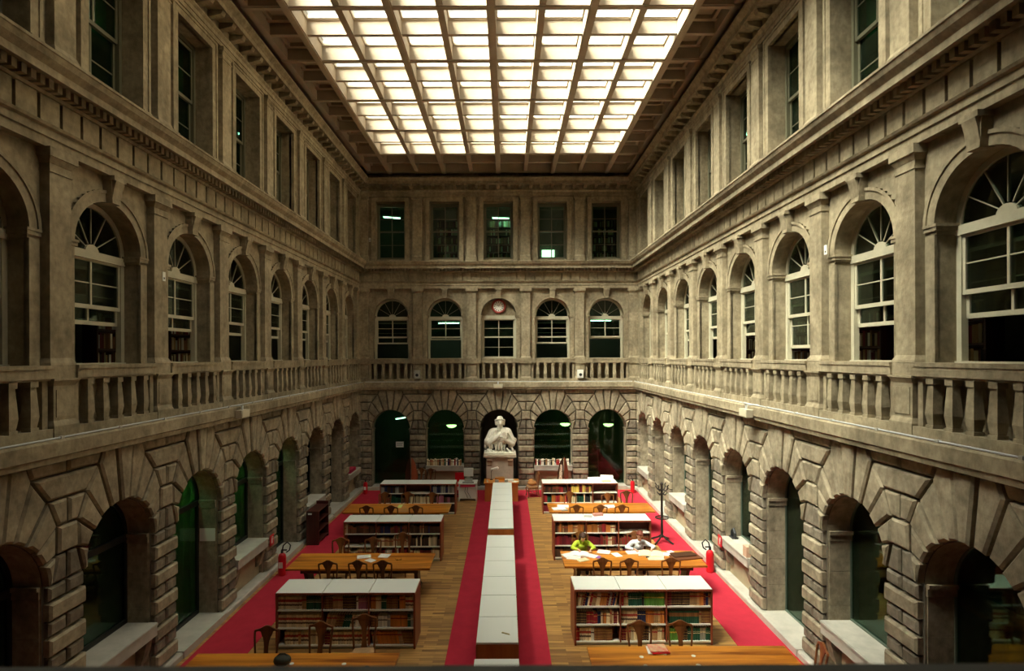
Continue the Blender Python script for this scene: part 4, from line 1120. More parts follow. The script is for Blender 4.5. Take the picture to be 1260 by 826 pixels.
chair(1.12, 24.62, 100, O_, 'wooden chair with a tan bag on its seat, right of the desk', G)
chair(-3.45, 25.2, 176, D_, 'dark wooden chair facing the hall under the sill of books, left far arch', G)
chair(-3.98, 25.3, 150, O_, 'worn wooden chair between the brown folding screen and the sill of books', G)

# ------------------------------------------------------------------ central run of cabinets
cb = empty('cabinet')
part('body', MB().box(-0.365, 0.365, 0.008, 0.992, 0.06, 0.965), CABO, cb)
part('plinth', MB().box(-0.33, 0.33, 0.03, 0.97, 0.0, 0.06), PLINTH, cb)
part('top_panel', MB().box(-0.375, 0.375, 0.004, 0.996, 0.965, 1.0), WHITEL, cb)
for s in (1, -1):
    d = part('door', MB().box(min(s * .365, s * .385), max(s * .365, s * .385), 0.02, 0.98, 0.08, 0.95), CABO, cb)
    part('handle', MB().box(min(s * .385, s * .405), max(s * .385, s * .405), 0.86, 0.90, 0.5, 0.62), IRON, d)
first = True
for run, (y0, n, nm) in enumerate(((7.55, 2, 'bottom'), (10.1, 6, 'middle'), (16.82, 6, 'far'))):
    for i in range(n):
        o = cb if first else copy_tree(cb); first = False
        o.location = (-0.18, y0 + i * 1.012, 0.0125)
        tag(o, f'white-topped orange cabinet, {ORD[i]} from the near end of the {nm} run in the central aisle', 'cabinet', 'white-topped cabinets in the central aisle')
o = empty('ruler', (-0.02, 10.42, 1.013), R(-28), label='thin olive ruler lying on the near end of the middle cabinet run', cat='ruler')
part('blade', MB().box(-0.09, 0.07, -0.016, 0.016, 0, 0.008), mat('olive_brass', (0.28, 0.22, 0.06), 0.5), o); part('tip', MB().box(0.07, 0.1, -0.014, 0.014, 0, 0.008), PAPER, o)

# ------------------------------------------------------------------ desk before the statue
dk = empty('librarian_desk', (-0.225, 23.75, 0), label='orange-brown wooden desk below the statue at the end of the cabinets', cat='desk')
part('desktop', MB().box(-0.74, 0.74, -0.05, 0.78, 0.77, 0.81), TABLEW, dk)
for s in (1, -1): part('pedestal', MB().box(min(s * .25, s * .70), max(s * .25, s * .70), 0.0, 0.72, 0.0, 0.77), CABO, dk)
part('modesty_panel', MB().box(-0.25, 0.25, 0.02, 0.05, 0.1, 0.77), CABO, dk)
def slab(name, x, y, z, sx, sy, sz, rz, m, label, cat, group=None):
    return tag(obj(name, MB().box(-sx / 2, sx / 2, -sy / 2, sy / 2, 0, sz).mesh(name, m), None, (x, y, z), (0, 0, R(rz))), label, cat, group)
slab('tray', -0.3, 24.3, 0.81, 0.42, 0.25, 0.10, 0, TABLEW, 'orange wooden letter tray on the desk before the statue', 'tray')
slab('paper_stack', 0.12, 24.05, 0.81, 0.34, 0.25, 0.06, 10, PAPER, 'stack of white papers on the right of the desk before the statue', 'paper')
slab('paper_sheet', 0.36, 23.9, 0.81, 0.2, 0.28, 0.01, -30, PAPER, 'loose white sheet at the right end of the desk before the statue', 'paper')
slab('ink_box', -0.42, 23.82, 0.81, 0.15, 0.12, 0.1, 5, GREYP, 'small grey box on the desk, the left of two', 'box', 'grey boxes on the desk')
slab('ink_box', -0.02, 23.82, 0.81, 0.14, 0.12, 0.1, -5, GREYP, 'small grey box on the desk, the right of two', 'box', 'grey boxes on the desk')
slab('cup', -0.82, 23.85, 0.81, 0.07, 0.07, 0.09, 0, PAPER, 'small white cup at the left end of the desk before the statue', 'cup')
lp = empty('desk_lamp', (-0.66, 24.3, 0.81), label='white lamp on an arm over the desk, before the pedestal', cat='lamp')
part('stem', MB().tube([(0, 0, 0), (0, 0, 0.35), (0.08, -0.02, 0.5)], 0.012, 6), IRON, lp); part('base', MB().lathe([(0.07, 0), (0.07, 0.02), (0.02, 0.03)]), IRON, lp)
part('lamp_shade', MB().capsule((0.0, -0.02, 0.46), 0.03, (0.26, -0.06, 0.52), 0.06, 8), WHITEP, lp)

# computer desk
cdsk = empty('computer_desk', (-1.66, 23.85, 0), label='white computer desk left of the central aisle near the statue', cat='desk')
for s in (1, -1): part('side_panel', MB().box(s * 0.36 - 0.02, s * 0.36 + 0.02, 0, 0.7, 0, 0.72), WHITEP, cdsk)
part('desktop', MB().box(-0.4, 0.4, -0.02, 0.72, 0.72, 0.76), WHITEP, cdsk); part('front_panel', MB().box(-0.34, 0.34, 0.05, 0.07, 0.1, 0.56), WHITEP, cdsk)
part('drawer', MB().box(-0.31, 0.31, 0.0, 0.4, 0.60, 0.71), mat('red_drawer', (0.5, 0.02, 0.06), 0.5), cdsk)
for s in (0, 1): part('cable', MB().tube([(-0.08 + 0.1 * s, 0.035, 0.6), (-0.12 + 0.1 * s, 0.03, 0.4), (-0.04 + .12 * s, 0.03, 0.25), (0.0 + 0.12 * s, 0.03, 0.13)], 0.009, 6), BLACK, cdsk)
mo = empty('computer_monitor', (-1.64, 24.25, 0.76), label='pale computer monitor standing on the white desk', cat='monitor')
part('screen_body', MB().box(-0.2, 0.2, -0.04, 0.1, 0.22, 0.56).box(-0.14, 0.14, 0.1, 0.28, 0.26, 0.5), WHITEP, mo); part('foot', MB().box(-0.16, 0.16, -0.06, 0.14, 0.0, 0.12).box(-0.06, 0.06, 0.0, 0.08, 0.12, 0.22), GREYP, mo)
part('screen', MB().box(-0.17, 0.17, -0.045, -0.039, 0.26, 0.53), mat('screen_grey', (0.7, 0.72, 0.68), 0.2), mo)
kb = empty('keyboard', (-1.64, 24.0, 0.76), label='black keyboard in front of the pale monitor', cat='keyboard')
part('case', MB().box(-0.24, 0.24, -0.08, 0.08, 0, 0.025), BLACK, kb)
part('keys', MB().box(-0.22, 0.22, -0.06, 0.0, 0.025, 0.034).box(-0.22, 0.14, 0.01, 0.06, 0.025, 0.034), GREYP, kb)
oc = empty('office_chair', (-2.1, 24.95, 0), label='red upholstered chair behind the white computer desk', cat='chair')
part('seat', MB().box(-0.22, 0.22, -0.22, 0.22, 0.42, 0.5), REDP, oc); part('backrest', MB().box(-0.2, 0.2, 0.18, 0.24, 0.55, 0.95), REDP, oc)
part('base', MB().tube([(0, 0, 0.03), (0, 0, 0.42)], 0.03).tube([(-0.25, 0, 0.03), (0.25, 0, 0.03)], 0.025).tube([(0, -0.25, 0.03), (0, 0.25, 0.03)], 0.025).box(-0.03, 0.03, 0.2, 0.23, 0.42, 0.6), IRON, oc)

# ------------------------------------------------------------------ books and papers on the far sills
def sill_books(xc, seq, z, where):
    x = xc - 0.83
    for i, k in enumerate(seq.split()):
        w_ = random.uniform(.055, .085); h = random.uniform(.23, .30) * (1.12 if k == 'wht' and i % 3 == 0 else 1)
        if k == '-': x += 0.06; continue
        tag(obj('book', BM[k], None, (x + w_ / 2, YB - 0.10 + random.uniform(0, .03), z), (0, 0, 0), (w_ * .97, 0.2, h)), f'{BT[k][2]} book, {ORD[i]} from left on the stone sill {where}', 'book', 'books on the far window sills')
        x += w_
        if x > xc + 0.78: break
sill_books(XC - 2.5, 'crm crm tan tan crm crm crm tan blk crm tan dgr wht nvy dkr crm wht red wht nvy crm tan', 1.1, 'left of the statue')
sill_books(XC + 2.5, 'red wht blk dkr wht wht blk tan wht gry blk crm wht - red red wht wht crm crm wht wht', 1.1, 'right of the statue')

# brown folding display stands
def screen_stand(x, y, rz, label):
    o = empty('folding_screen', (x, y, 0), R(rz), label=label, cat='screen')
    for s in (1, -1):
        m = MB(); m.prism([(s * 0.02, 0.0), (s * 0.34, 0.0), (s * 0.30, 0.9), (s * 0.20, 1.35), (s * 0.10, 1.55), (s * 0.02, 1.62)], -0.015, 0.015)
        p = part('leaf', m, CASEW if s > 0 else TABLED, o); p.rotation_euler = (0, 0, R(28 * s))
        if s < 0: pass
    return o
screen_stand(-4.28, 25.2, 0, 'brown carved folding screen before the far left pier')
o = screen_stand(2.55, 25.1, 20, 'brown folding screen with mottled cream prints under the right far window')
part('print', MB().prism([(-0.30, 0.12), (-0.08, 0.12), (-0.07, 1.3), (-0.16, 1.3)], -0.03, -0.02), mat('mottled_print', (0.62, 0.52, 0.40), 0.7, var=0.7, scale=14, dark=(0.25, 0.1, 0.06)), [c for c in o.children][1])

# ------------------------------------------------------------------ fire extinguishers
def extinguisher(x, y, rz, label, s=1.0):
    o = empty('fire_extinguisher', (x, y, 0.01), R(rz), label=label, cat='extinguisher', group='red fire extinguishers along the walls'); o.scale = (s, s, s)
    part('cylinder', MB().lathe([(0.085, 0), (0.095, 0.015), (0.095, 0.44), (0.08, 0.5), (0.035, 0.54)], n=16), REDP, o)
    part('valve', MB().lathe([(0.03, 0.54), (0.03, 0.6)]).box(-0.02, 0.12, -0.015, 0.015, 0.6, 0.625), BLACK, o)
    part('hose', MB().tube([(0, 0, 0.57), (0.03, 0.0, 0.72), (0.12, 0.02, 0.80), (0.2, 0.02, 0.72), (0.17, 0.02, 0.6), (0.1, 0.02, 0.55)], 0.016, 8), BLACK, o)
    part('label_plate', MB().box(-0.05, 0.05, -0.099, -0.094, 0.2, 0.34), WHITEP, o)
extinguisher(5.87 - 0.12, 15.98, 180, 'red fire extinguisher on the right carpet beside the readers\' table', 1.15)
extinguisher(-6.32, 15.85, 0, 'red fire extinguisher on the left carpet beside the middle left table', 1.15)
extinguisher(-6.3, 25.15, 0, 'red fire extinguisher in the far left corner')
extinguisher(5.62, 25.2, 180, 'red-topped dark fire extinguisher in the far right corner')

# signs
def sign(wall, x, y, z, sx, sz, m, label, name='sign', rz=0, mark=None, cat='sign', group=None):
    o = bpy.data.objects.new(name, None); COL.objects.link(o)
    W = WALLS[wall]; o.matrix_world = Matrix.Translation(W['o']) @ Matrix.Rotation(W['r'], 4, 'Z') @ Matrix.Translation((x, y, z)) @ Matrix.Rotation(R(rz), 4, 'Z')
    tag(o, label, cat, group)
    part('plate', MB().box(-sx / 2, sx / 2, -0.008, 0.004, -sz / 2, sz / 2), m, o)
    if mark:
        k = MB()
        for b in mark: k.box(b[0] * sx, b[1] * sx, -0.010, -0.007, b[2] * sz, b[3] * sz)
        part('pictogram', k, WHITEP if m is REDP else BLACK, o)
EXT = [(-.12, .12, -.3, .15), (-.06, .06, .15, .25), (-.06, .28, .25, .3), (.2, .28, .0, .25)]
sign('left', -(YB - 15.9), -0.17, 0.98, 0.26, 0.3, REDP, 'red extinguisher sign on the left sill edge above the middle table', mark=EXT)
sign('right', YB - 15.7, -0.17, 0.98, 0.26, 0.3, REDP, 'red extinguisher sign on the right sill edge above the readers\' table', mark=EXT)
sign('left', -bay_side[5] + 0.86, 0.22, 1.98, 0.36, 0.3, PAPER, 'white notice on the jamb of the green-lit left doorway', rz=90,
     mark=[(-.4, .1, .2, .3), (-.4, .4, .05, .12), (-.4, .3, -.1, -.03), (-.1, .4, -.3, -.2)])
sign('back', -5.0 + 0.33, 0.405, 2.0, 0.36, 0.26, PAPER, 'white notice on the glass of the far left doorway', mark=[(-.4, .4, .2, .26), (-.4, .3, .0, .06), (-.4, .35, -.2, -.14)])
for i, (wl, x, y, z) in enumerate((('back', -5.93, 0.14, 6.7), ('back', 5.96, 0.14, 6.7), ('left', -(YB - 11.2), -0.005, 7.75), ('right', YB - 10.75, -0.005, 8.15), ('back', -5.96, 0.05, 11.55), ('left', -(YB - 8.6), -0.11, 12.5))):
    lab = ['small white alarm box left end of the far middle storey', 'small white alarm box right end of the far middle storey', 'small white alarm box on a left wall pilaster of the middle storey',
           'small white alarm box on a right wall pilaster of the middle storey', 'small white alarm box left end of the far top storey', 'small white alarm box on a left wall pilaster of the top storey'][i]
    sign(wl, x, y, z, 0.09, 0.18, WHITEP, lab, name='alarm_box', cat='alarm', group='white alarm boxes on the walls', mark=[(-.2, .2, -.3, -.1)])

# ------------------------------------------------------------------ floodlights, loudspeakers and cable on the ledge
def on_ledge(name, wall, x, label, cat):
    o = bpy.data.objects.new(name, None); COL.objects.link(o); W = WALLS[wall]
    o.matrix_world = Matrix.Translation(W['o']) @ Matrix.Rotation(W['r'], 4, 'Z') @ Matrix.Translation((x, 0, 0)); tag(o, label, cat); return o
for wl, x, lab in (('back', XC * 0 - 0.03, 'white floodlight hung on the ledge over the statue niche'), ('left', -(YB - 13.7), 'white floodlight hung on the left ledge'), ('right', YB - 13.45, 'white floodlight hung on the right ledge')):
    o = on_ledge('floodlight', wl, x, lab, 'floodlight')
    part('housing', MB().frustum(-0.2, 0.2, -0.47, -0.31, 4.68, -0.22, 0.22, -0.47, -0.31, 4.86), mat('floodlight_cream', (0.50, 0.45, 0.34), 0.5), o)
    part('lens', MB().box(-0.17, 0.17, -0.478, -0.47, 4.70, 4.84), mat('floodlight_lens', (0.58, 0.52, 0.38), 0.3), o)
    part('bracket', MB().box(-0.03, 0.03, -0.4, -0.1, 4.95, 4.97).box(-0.03, 0.03, -0.4, -0.37, 4.85, 4.97), STEEL, o)
for x, lab, mtl in ((-3.74, 'small black-faced speaker on the pedestal left of the far balcony', GREYP), (3.74, 'small white speaker on the pedestal right of the far balcony', WHITEP)):
    o = on_ledge('loudspeaker', 'back', x, lab, 'speaker')
    part('box', MB().box(-0.13, 0.13, -0.32, -0.1, 5.13, 5.5), mtl, o); part('cone', MB().lathe([(0.07, 0), (0.07, 0.01)]), BLACK, o, loc=(0, -0.325, 5.28), rot=(R(90), 0, 0))
for wl, a, b, lab in (('left', -NEAR + 1.0, -0.35, 'white cable conduit along the left ledge'), ('right', 0.35, NEAR - 1.0, 'white cable conduit along the right ledge'), ('back', -HW + 0.33, HW - 0.33, 'white cable conduit along the far ledge')):
    o = on_ledge('cable_conduit', wl, 0, lab, 'cable')
    part('cable', MB().tube([(a, -0.25, 4.975), (b, -0.25, 4.97)], 0.014, 6), STEEL, o)
    m = MB(); x = a + 0.6
    while x < b: m.box(x - 0.03, x + 0.03, -0.275, -0.22, 4.95, 4.99); x += 1.25
    part('clips', m, SILL, o)

# ------------------------------------------------------------------ clock
ck = empty('wall_clock', (XC + 0.0, YB + 0.37, 8.47), label='round red-rimmed clock with white dial in the middle arch of the far wall', cat='clock')
m = MB(); m.lathe([(0.20, 0.0), (0.34, 0.0), (0.34, 0.05), (0.30, 0.08), (0.245, 0.06), (0.24, 0.03)], n=28); part('rim', m, mat('clock_rim', (0.28, 0.045, 0.03), 0.4), ck, rot=(R(90), 0, 0))
dl = part('dial', MB().lathe([(0.25, 0.02), (0.25, 0.04)], n=28), PAPER, ck, rot=(R(90), 0, 0))
m = MB()
for i in range(12):
    a = 2 * PI * i / 12; c, s_ = math.cos(a), math.sin(a); t = 0.016
    m.prism_z([(0.165 * c - t * s_, 0.165 * s_ + t * c), (0.165 * c + t * s_, 0.165 * s_ - t * c), (0.225 * c + t * s_, 0.225 * s_ - t * c), (0.225 * c - t * s_, 0.225 * s_ + t * c)], 0.041, 0.046)
part('numeral_marks', m, BLACK, dl)
for L_, t, a in ((0.12, 0.014, 148), (0.18, 0.009, 62)):
    c, s_ = math.cos(R(a)), math.sin(R(a))
    part('hand', MB().prism_z([(-t * s_, t * c), (t * s_, -t * c), (L_ * c, L_ * s_)], 0.047, 0.052), BLACK, dl)

# ------------------------------------------------------------------ lamps behind the windows
def tube_lamp(x, y, z, rz, label, L=1.2, tm=None):
    o = empty('fluorescent_lamp', (x, y, z), R(rz), label=label, cat='lamp', group='fluorescent tubes in the galleries')
    part('tube', MB().tube([(-L / 2, 0, 0), (L / 2, 0, 0)], 0.025, 8), tm or TUBEG, o); part('fitting', MB().box(-L / 2 - .04, L / 2 + .04, -0.06, 0.06, 0.03, 0.09), WHITEP, o)
    m = MB(); m.tube([(-L / 3, 0, 0.09), (-L / 3, 0, 0.5)], 0.006, 5); m.tube([(L / 3, 0, 0.09), (L / 3, 0, 0.5)], 0.006, 5); part('rods', m, IRON, o)
tube_lamp(XC - 2.45, YB + 1.4, 7.75, 0, 'glowing green-white tube behind the second far window from the left', 1.0)
tube_lamp(XC + 4.95, YB + 1.4, 7.85, 0, 'glowing green-white tube behind the rightmost far window', 1.0)
tube_lamp(XC - 4.85, YB + 1.6, 3.1, 62, 'glowing tube seen slantwise through the far left doorway', 0.7)
tube_lamp(XC - 5.2, YB + 1.4, 12.9, 20, 'green-lit tube behind the top-storey leftmost far window', 0.8)
tube_lamp(XC + 0.1, YB + 1.6, 12.9, 10, 'green-lit tube behind the top-storey middle far window', 0.8)
for k, x0 in ((5, 'left'), (4, 'left'), (3, 'left')):  # curtains and out-of-sight tubes added to make these openings glow green
    c_ = MB()
    for q in range(14): c_.box(-0.95 + q * 0.16, -0.80 + q * 0.16, 0.66 + 0.02 * (q % 2), 0.675 + 0.02 * (q % 2), 0.16, 3.95)
    o = on_ledge('curtain', 'left', -bay_side[k], f'added green curtain inside the {ORD[k]} left ground opening from the far corner', 'curtain')
    part('folds', c_, mat('green_curtain', (0.13, 0.34, 0.05), 0.8), o)
    tube_lamp(XL - 0.59, YB - bay_side[k], 3.78, 90, f'added hidden green-white tube inside the {ORD[k]} left ground opening from the far corner', 1.0, GLOWT)
for k in (7, 5, 3):
    tube_lamp(XL - 1.5, YB - bay_side[k] + 0.6, 13.1, 90, f'green-white tube inside the left top-storey window, {ORD[k]} from the far corner', 0.8)
    tube_lamp(XR + 1.5, YB - bay_side[k] + 0.6, 13.1, 90, f'green-white tube inside the right top-storey window, {ORD[k]} from the far corner', 0.8)
def bowl_lamp(x, y, z, label):
    o = empty('pendant_lamp', (x, y, z), 0, label=label, cat='lamp', group='glass bowl pendants behind the far arches')
    part('bowl', MB().lathe([(0.04, -0.10), (0.16, -0.07), (0.24, 0.0), (0.25, 0.03), (0.2, 0.035)], n=20), LAMPG, o)
    part('chain', MB().tube([(0, 0, 0.03), (0, 0, 0.95)], 0.01, 5), IRON, o)
bowl_lamp(XC - 2.35, YB + 1.6, 2.72, 'glowing yellow-green bowl lamp behind the far arch left of the statue')
bowl_lamp(XC + 3.23, YB + 1.6, 2.78, 'glowing yellow-green bowl lamp behind the far arch right of the statue')
bowl_lamp(XC + 5.35, YB + 1.6, 2.75, 'glowing yellow-green bowl lamp inside the far right doorway')
tag(obj('glow_panel', MB().box(XC + 2.2, XC + 2.85, YB + 2.95, YB + 3.0, 10.6, 11.6).mesh('glow_panel', GLOWW)), 'glowing panel added as a bright patch seen through the top-storey fourth far window', 'window', kind='structure')  # added glowing panel stands in for a bright patch behind the glass
o = empty('staircase_side', (XC + 5.1, YB + 1.2, 0.14), label='dark red sloping stair side inside the far right doorway', cat='stair')
part('string_board', MB().prism([(-0.25, 0), (0.7, 0), (0.7, 0.15), (-0.25, 1.35)], -0.05, 0.05), mat('red_stair', (0.30, 0.05, 0.03), 0.5), o)
part('newel_post', MB().box(-0.32, -0.25, -0.05, 0.05, 0.0, 1.5), CASEW, o)
o = empty('counter', (XR + 2.2, YB - bay_side[6] + 0.1, 0.14), R(-90), label='orange wooden counter inside the right window, seventh from the far corner', cat='counter')
part('top', MB().box(-0.9, 0.9, -0.3, 0.3, 1.55, 1.63), TABLEW, o); part('front', MB().box(-0.85, 0.85, -0.25, -0.2, 0.0, 1.55), MAROON, o)
o = empty('counter', (XR + 2.0, YB - bay_side[5] - 0.2, 0.14), R(-90), label='red cupboard inside the right doorway, sixth from the far corner', cat='cupboard')
part('body', MB().box(-0.5, 0.5, -0.2, 0.3, 0.0, 2.0), CASEW, o); part('door', MB().box(-0.45, 0.45, -0.22, -0.2, 0.1, 1.9), CASEW, o)

# ------------------------------------------------------------------ coat tree
ct = empty('coat_stand', (5.1, 18.56, 0.01), label='dark iron coat stand with curled hooks on the right carpet', cat='coat stand')
part('pole', MB().tube([(0, 0, 0.15), (0, 0, 1.88)], [0.042, 0.034], 10).ell((0, 0, 1.9), (.05, .05, .06)), IRON, ct)
for i in range(4):
    a = PI / 4 + i * PI / 2; c, s_ = math.cos(a), math.sin(a)
    part('leg', MB().tube([(0.02 * c, 0.02 * s_, 0.22), (0.15 * c, 0.15 * s_, 0.13), (0.38 * c, 0.38 * s_, 0.03), (0.42 * c, 0.42 * s_, 0.02)], 0.03, 8), IRON, ct)
    part('hook', MB().tube([(0, 0, 1.72), (0.14 * c, 0.14 * s_, 1.70), (0.22 * c, 0.22 * s_, 1.78), (0.2 * c, 0.2 * s_, 1.86), (0.25 * c, 0.25 * s_, 1.9)], 0.02, 6).tube([(0, 0, 1.6), (0.12 * c, 0.12 * s_, 1.56), (0.17 * c, 0.17 * s_, 1.62)], 0.02, 6), IRON, ct)
part('umbrella_ring', MB().tube([(0.21 * math.cos(t * PI / 8), 0.21 * math.sin(t * PI / 8), 0.80) for t in range(17)], 0.02, 6).tube([(-.21, 0, .8), (.21, 0, .8)], .014, 6).tube([(0, -.21, .8), (0, .21, .8)], .014, 6), IRON, ct)

# ------------------------------------------------------------------ low maroon bookcase by the left wall
mb_ = empty('low_bookcase', (-6.32, 18.35, 0.01), label='low dark maroon bookcase, empty shelves, on the left carpet by the wall', cat='bookcase')
for y in (0, 1.0): part('side_panel', MB().box(-0.2, 0.2, y - 0.02, y + 0.02, 0, 1.1), MAROON, mb_)
part('back_panel', MB().box(-0.2, -0.18, 0.02, 0.98, 0, 1.1), MAROON, mb_)
for z in (0.08, 0.42, 0.74, 1.07): part('shelf', MB().box(-0.18, 0.2, 0.02, 0.98, z, z + 0.03), MAROON, mb_)
part('gallery_board', MB().box(-0.2, 0.2, 0.96, 1.0, 1.1, 1.2), MAROON, mb_)
slab('label_card', -6.4, 18.325, 1.0, 0.12, 0.01, 0.05, 0, PAPER, 'tiny white card on the end of the maroon bookcase', 'card')

# things on the left and right sills
slab('red_cloth', -6.84, 24.7, 1.1, 0.24, 0.85, 0.14, 0, mat('crimson_cloth', (0.42, 0.02, 0.06), 0.9), 'crimson cloth bundle on the far left sill', 'cloth')
o = empty('arched_lamp', (XR + 0.16, YB - bay_side[4] + 0.72, 1.1), label='small black arched lamp on the right sill above the readers\' table', cat='lamp')
part('arch', MB().tube([(-0.0, -0.11, 0), (0, -0.11, 0.15), (0, 0, 0.24), (0, 0.11, 0.15), (0, 0.11, 0)], 0.04, 8), BLACK, o); part('base', MB().box(-0.08, 0.08, -0.13, 0.13, 0, 0.03), BLACK, o)
slab('bundle', XR - 0.04, YB - bay_side[4] - 0.72, 1.1, 0.2, 0.22, 0.26, 0, mat('pinkish_bundle', (0.55, 0.36, 0.25), 0.8), 'pinkish bundle at the near end of the right sill', 'bundle')

# ------------------------------------------------------------------ papers and books on the tables and cases
def at(px, py, z=0.8):
    Y = FPX * (CZ - z) / (py - VY); return ((px - VX) * Y / FPX, Y)
n_ = 0
def sheet(px, py, sx, sy, rz, label, m=PAPER, h=0.006, z=0.8, cat='paper', name='paper_sheet', group=None):
    x, y = at(px, py, z); return slab(name, x, y, z + 0.0005, sx, sy, h, rz, m, label, cat, group)
sheet(447, 685, 0.36, 0.26, 15, 'white papers, left of the two on the middle left table', PRINT, 0.012)
sheet(455, 689.5, 0.26, 0.2, -35, 'white sheet overlapping the papers on the middle left table', PRINT, 0.007)
sheet(472, 684, 0.28, 0.28, -8, 'white papers, right of the two on the middle left table', PRINT, 0.012)
gl = empty('spectacles', (*at(490, 689), 0.8), R(20), label='pair of thin spectacles on the middle left table', cat='spectacles')
m = MB()
for s in (1, -1):
    m.tube([(s * 0.04 + 0.03 * math.cos(t * PI / 6), 0.03 * math.sin(t * PI / 6), 0.008) for t in range(13)], 0.004, 5); m.tube([(s * 0.07, 0, 0.008), (s * 0.08, 0.13, 0.008)], 0.004, 5)
part('rim', m, IRON, gl)
def tag_open_book(px, py, w_, d, rz, label, m1=PAPER, z=0.8):
    x, y = at(px, py, z); o = empty('open_book', (x, y, z), R(rz), label=label, cat='book')
    for s in (1, -1):
        m = MB(); n = 5
        pr = [(s * w_ / 2 * i / n, 0.035 * math.sin(PI * min(1, 0.15 + i / n * 0.85)) + 0.012) for i in range(n + 1)]
        poly = [(s * 0.0, 0.004)] + pr + [(s * w_ / 2, 0.004)]
        m.prism(poly, -d / 2, d / 2); part('page_block', m, m1, o)
    part('cover', MB().box(-w_ / 2 - .01, w_ / 2 + .01, -d / 2 - .01, d / 2 + .01, 0, 0.005), DKRM, o); return o
DKRM = mat('dark_red_cover', DKR, 0.6)
tag_open_book(712, 683, 0.5, 0.33, -8, 'open book before the reader in yellow-green')
sheet(699, 684, 0.34, 0.26, 25, 'white sheets at the left end of the readers\' table', PAPER, 0.02)
sheet(705, 687, 0.36, 0.28, -12, 'white sheets spread before the reader in yellow-green', PRINT, 0.012)
sheet(716, 690, 0.3, 0.2, 28, 'yellowed open booklet near the edge of the readers\' table', PAPERY, 0.02, cat='booklet', name='booklet')
sheet(727, 685, 0.3, 0.24, -35, 'white folded sheet right of the reader in yellow-green', PAPER, 0.015)
sheet(733, 686, 0.22, 0.16, -25, 'violet folder under papers on the readers\' table', mat('violet_card', (0.28, 0.12, 0.45), 0.7), 0.01, cat='folder', name='folder')
sheet(742, 680, 0.34, 0.28, -18, 'white papers between the two readers, the farther ones', PRINT, 0.012)
sheet(758, 683.5, 0.2, 0.3, 18, 'single white sheet between the two readers', PAPER, 0.004)
sheet(779, 681, 0.4, 0.24, 5, 'white pad before the reader in white', PAPER, 0.02)
tag_open_book(800, 683, 0.66, 0.42, -12, 'large yellowed open volume before the reader in white', PAPERY)
sheet(806, 688.5, 0.42, 0.22, -3, 'cream papers under the large open volume', PAPERY, 0.012)
sheet(796, 687, 0.07, 0.05, -40, 'small black pencil case by the large open volume', BLACK, 0.03, cat='case', name='pencil_case')
sheet(819, 683, 0.2, 0.24, -15, 'white note slip right of the large open volume', PAPER, 0.01)
sheet(824, 680, 0.16, 0.13, 20, 'small white note behind the note slip on the readers\' table', PAPER, 0.01)
pf = empty('portfolio', (*at(843, 687), 0.8), R(12), label='dark brown leather portfolio at the right end of the readers\' table', cat='portfolio')
part('cover', MB().box(-0.38, 0.38, -0.2, 0.2, 0, 0.03), mat('brown_leather', (0.13, 0.045, 0.02), 0.5), pf); part('flap', MB().box(-0.33, 0.30, -0.04, 0.26, 0.03, 0.055), mat('brown_leather_dark', (0.07, 0.028, 0.014), 0.5), pf)
# far right table
sheet(687, 627, 0.46, 0.3, 10, 'white papers at the left end of the farthest right table', PAPER, 0.03)
sheet(692, 624, 0.4, 0.3, -6, 'white papers over others on the farthest right table', PAPER, 0.035)
sheet(694, 629, 0.22, 0.12, 8, 'grey case beside papers on the farthest right table', GREYP, 0.04, cat='case', name='case')
sheet(743, 625, 0.3, 0.3, 4, 'white papers in the middle of the farthest right table', PAPER, 0.03)
sheet(750, 624, 0.34, 0.32, -4, 'white sheets right of middle on the farthest right table', PAPER, 0.02)
sheet(735, 635, 0.3, 0.14, 15, 'pinkish booklets on the second right bookcase top', mat('pink_card', (0.55, 0.25, 0.2), 0.7), 0.07, z=1.19, cat='booklet', name='booklet')
sheet(723, 636, 0.24, 0.16, -12, 'grey-green folder on the second right bookcase top', GREYP, 0.015, z=1.19, cat='folder', name='folder')
# pile on the far right bookcase
x0, y0 = 3.5, 22.35
sheet(733, 592, 0.6, 0.4, 4, 'long white papers, lowest in the pile on the far right bookcase', PAPER, 0.10, z=1.19)
sheet(746, 590, 0.5, 0.4, -8, 'white papers at the right of the pile on the far right bookcase', PAPER, 0.12, z=1.19)
sheet(745, 593.5, 0.34, 0.2, 12, 'yellowed papers at the front of the far right bookcase pile', PAPERY, 0.07, z=1.19)
# left far table: pale green slip
sheet(491.5, 623, 0.14, 0.4, 0, 'pale yellow-green slip on the farthest left table', mat('lime_paper', (0.62, 0.72, 0.25), 0.7), 0.01)
# magazines on the nearest right table
for i, (dx, dy, rz, c, lab) in enumerate(((-0.03, 0.0, -4, PAPER, 'white magazine at the bottom of the pile on the nearest right table'), (0.02, -0.01, 6, REDP, 'red magazine in the pile on the nearest right table'),
                                          (0.0, 0.015, 2, mat('magazine_cover', (0.55, 0.10, 0.08), 0.4, var=0.8, scale=9, dark=(0.7, 0.5, 0.3)), 'mottled red magazine on top of the pile, nearest right table'))):
    x, y = at(808, 802); slab('magazine', x + dx, y + dy, 0.8 + i * 0.018, 0.32, 0.26, 0.017, rz, c, lab, 'magazine', 'magazines on the nearest right table')
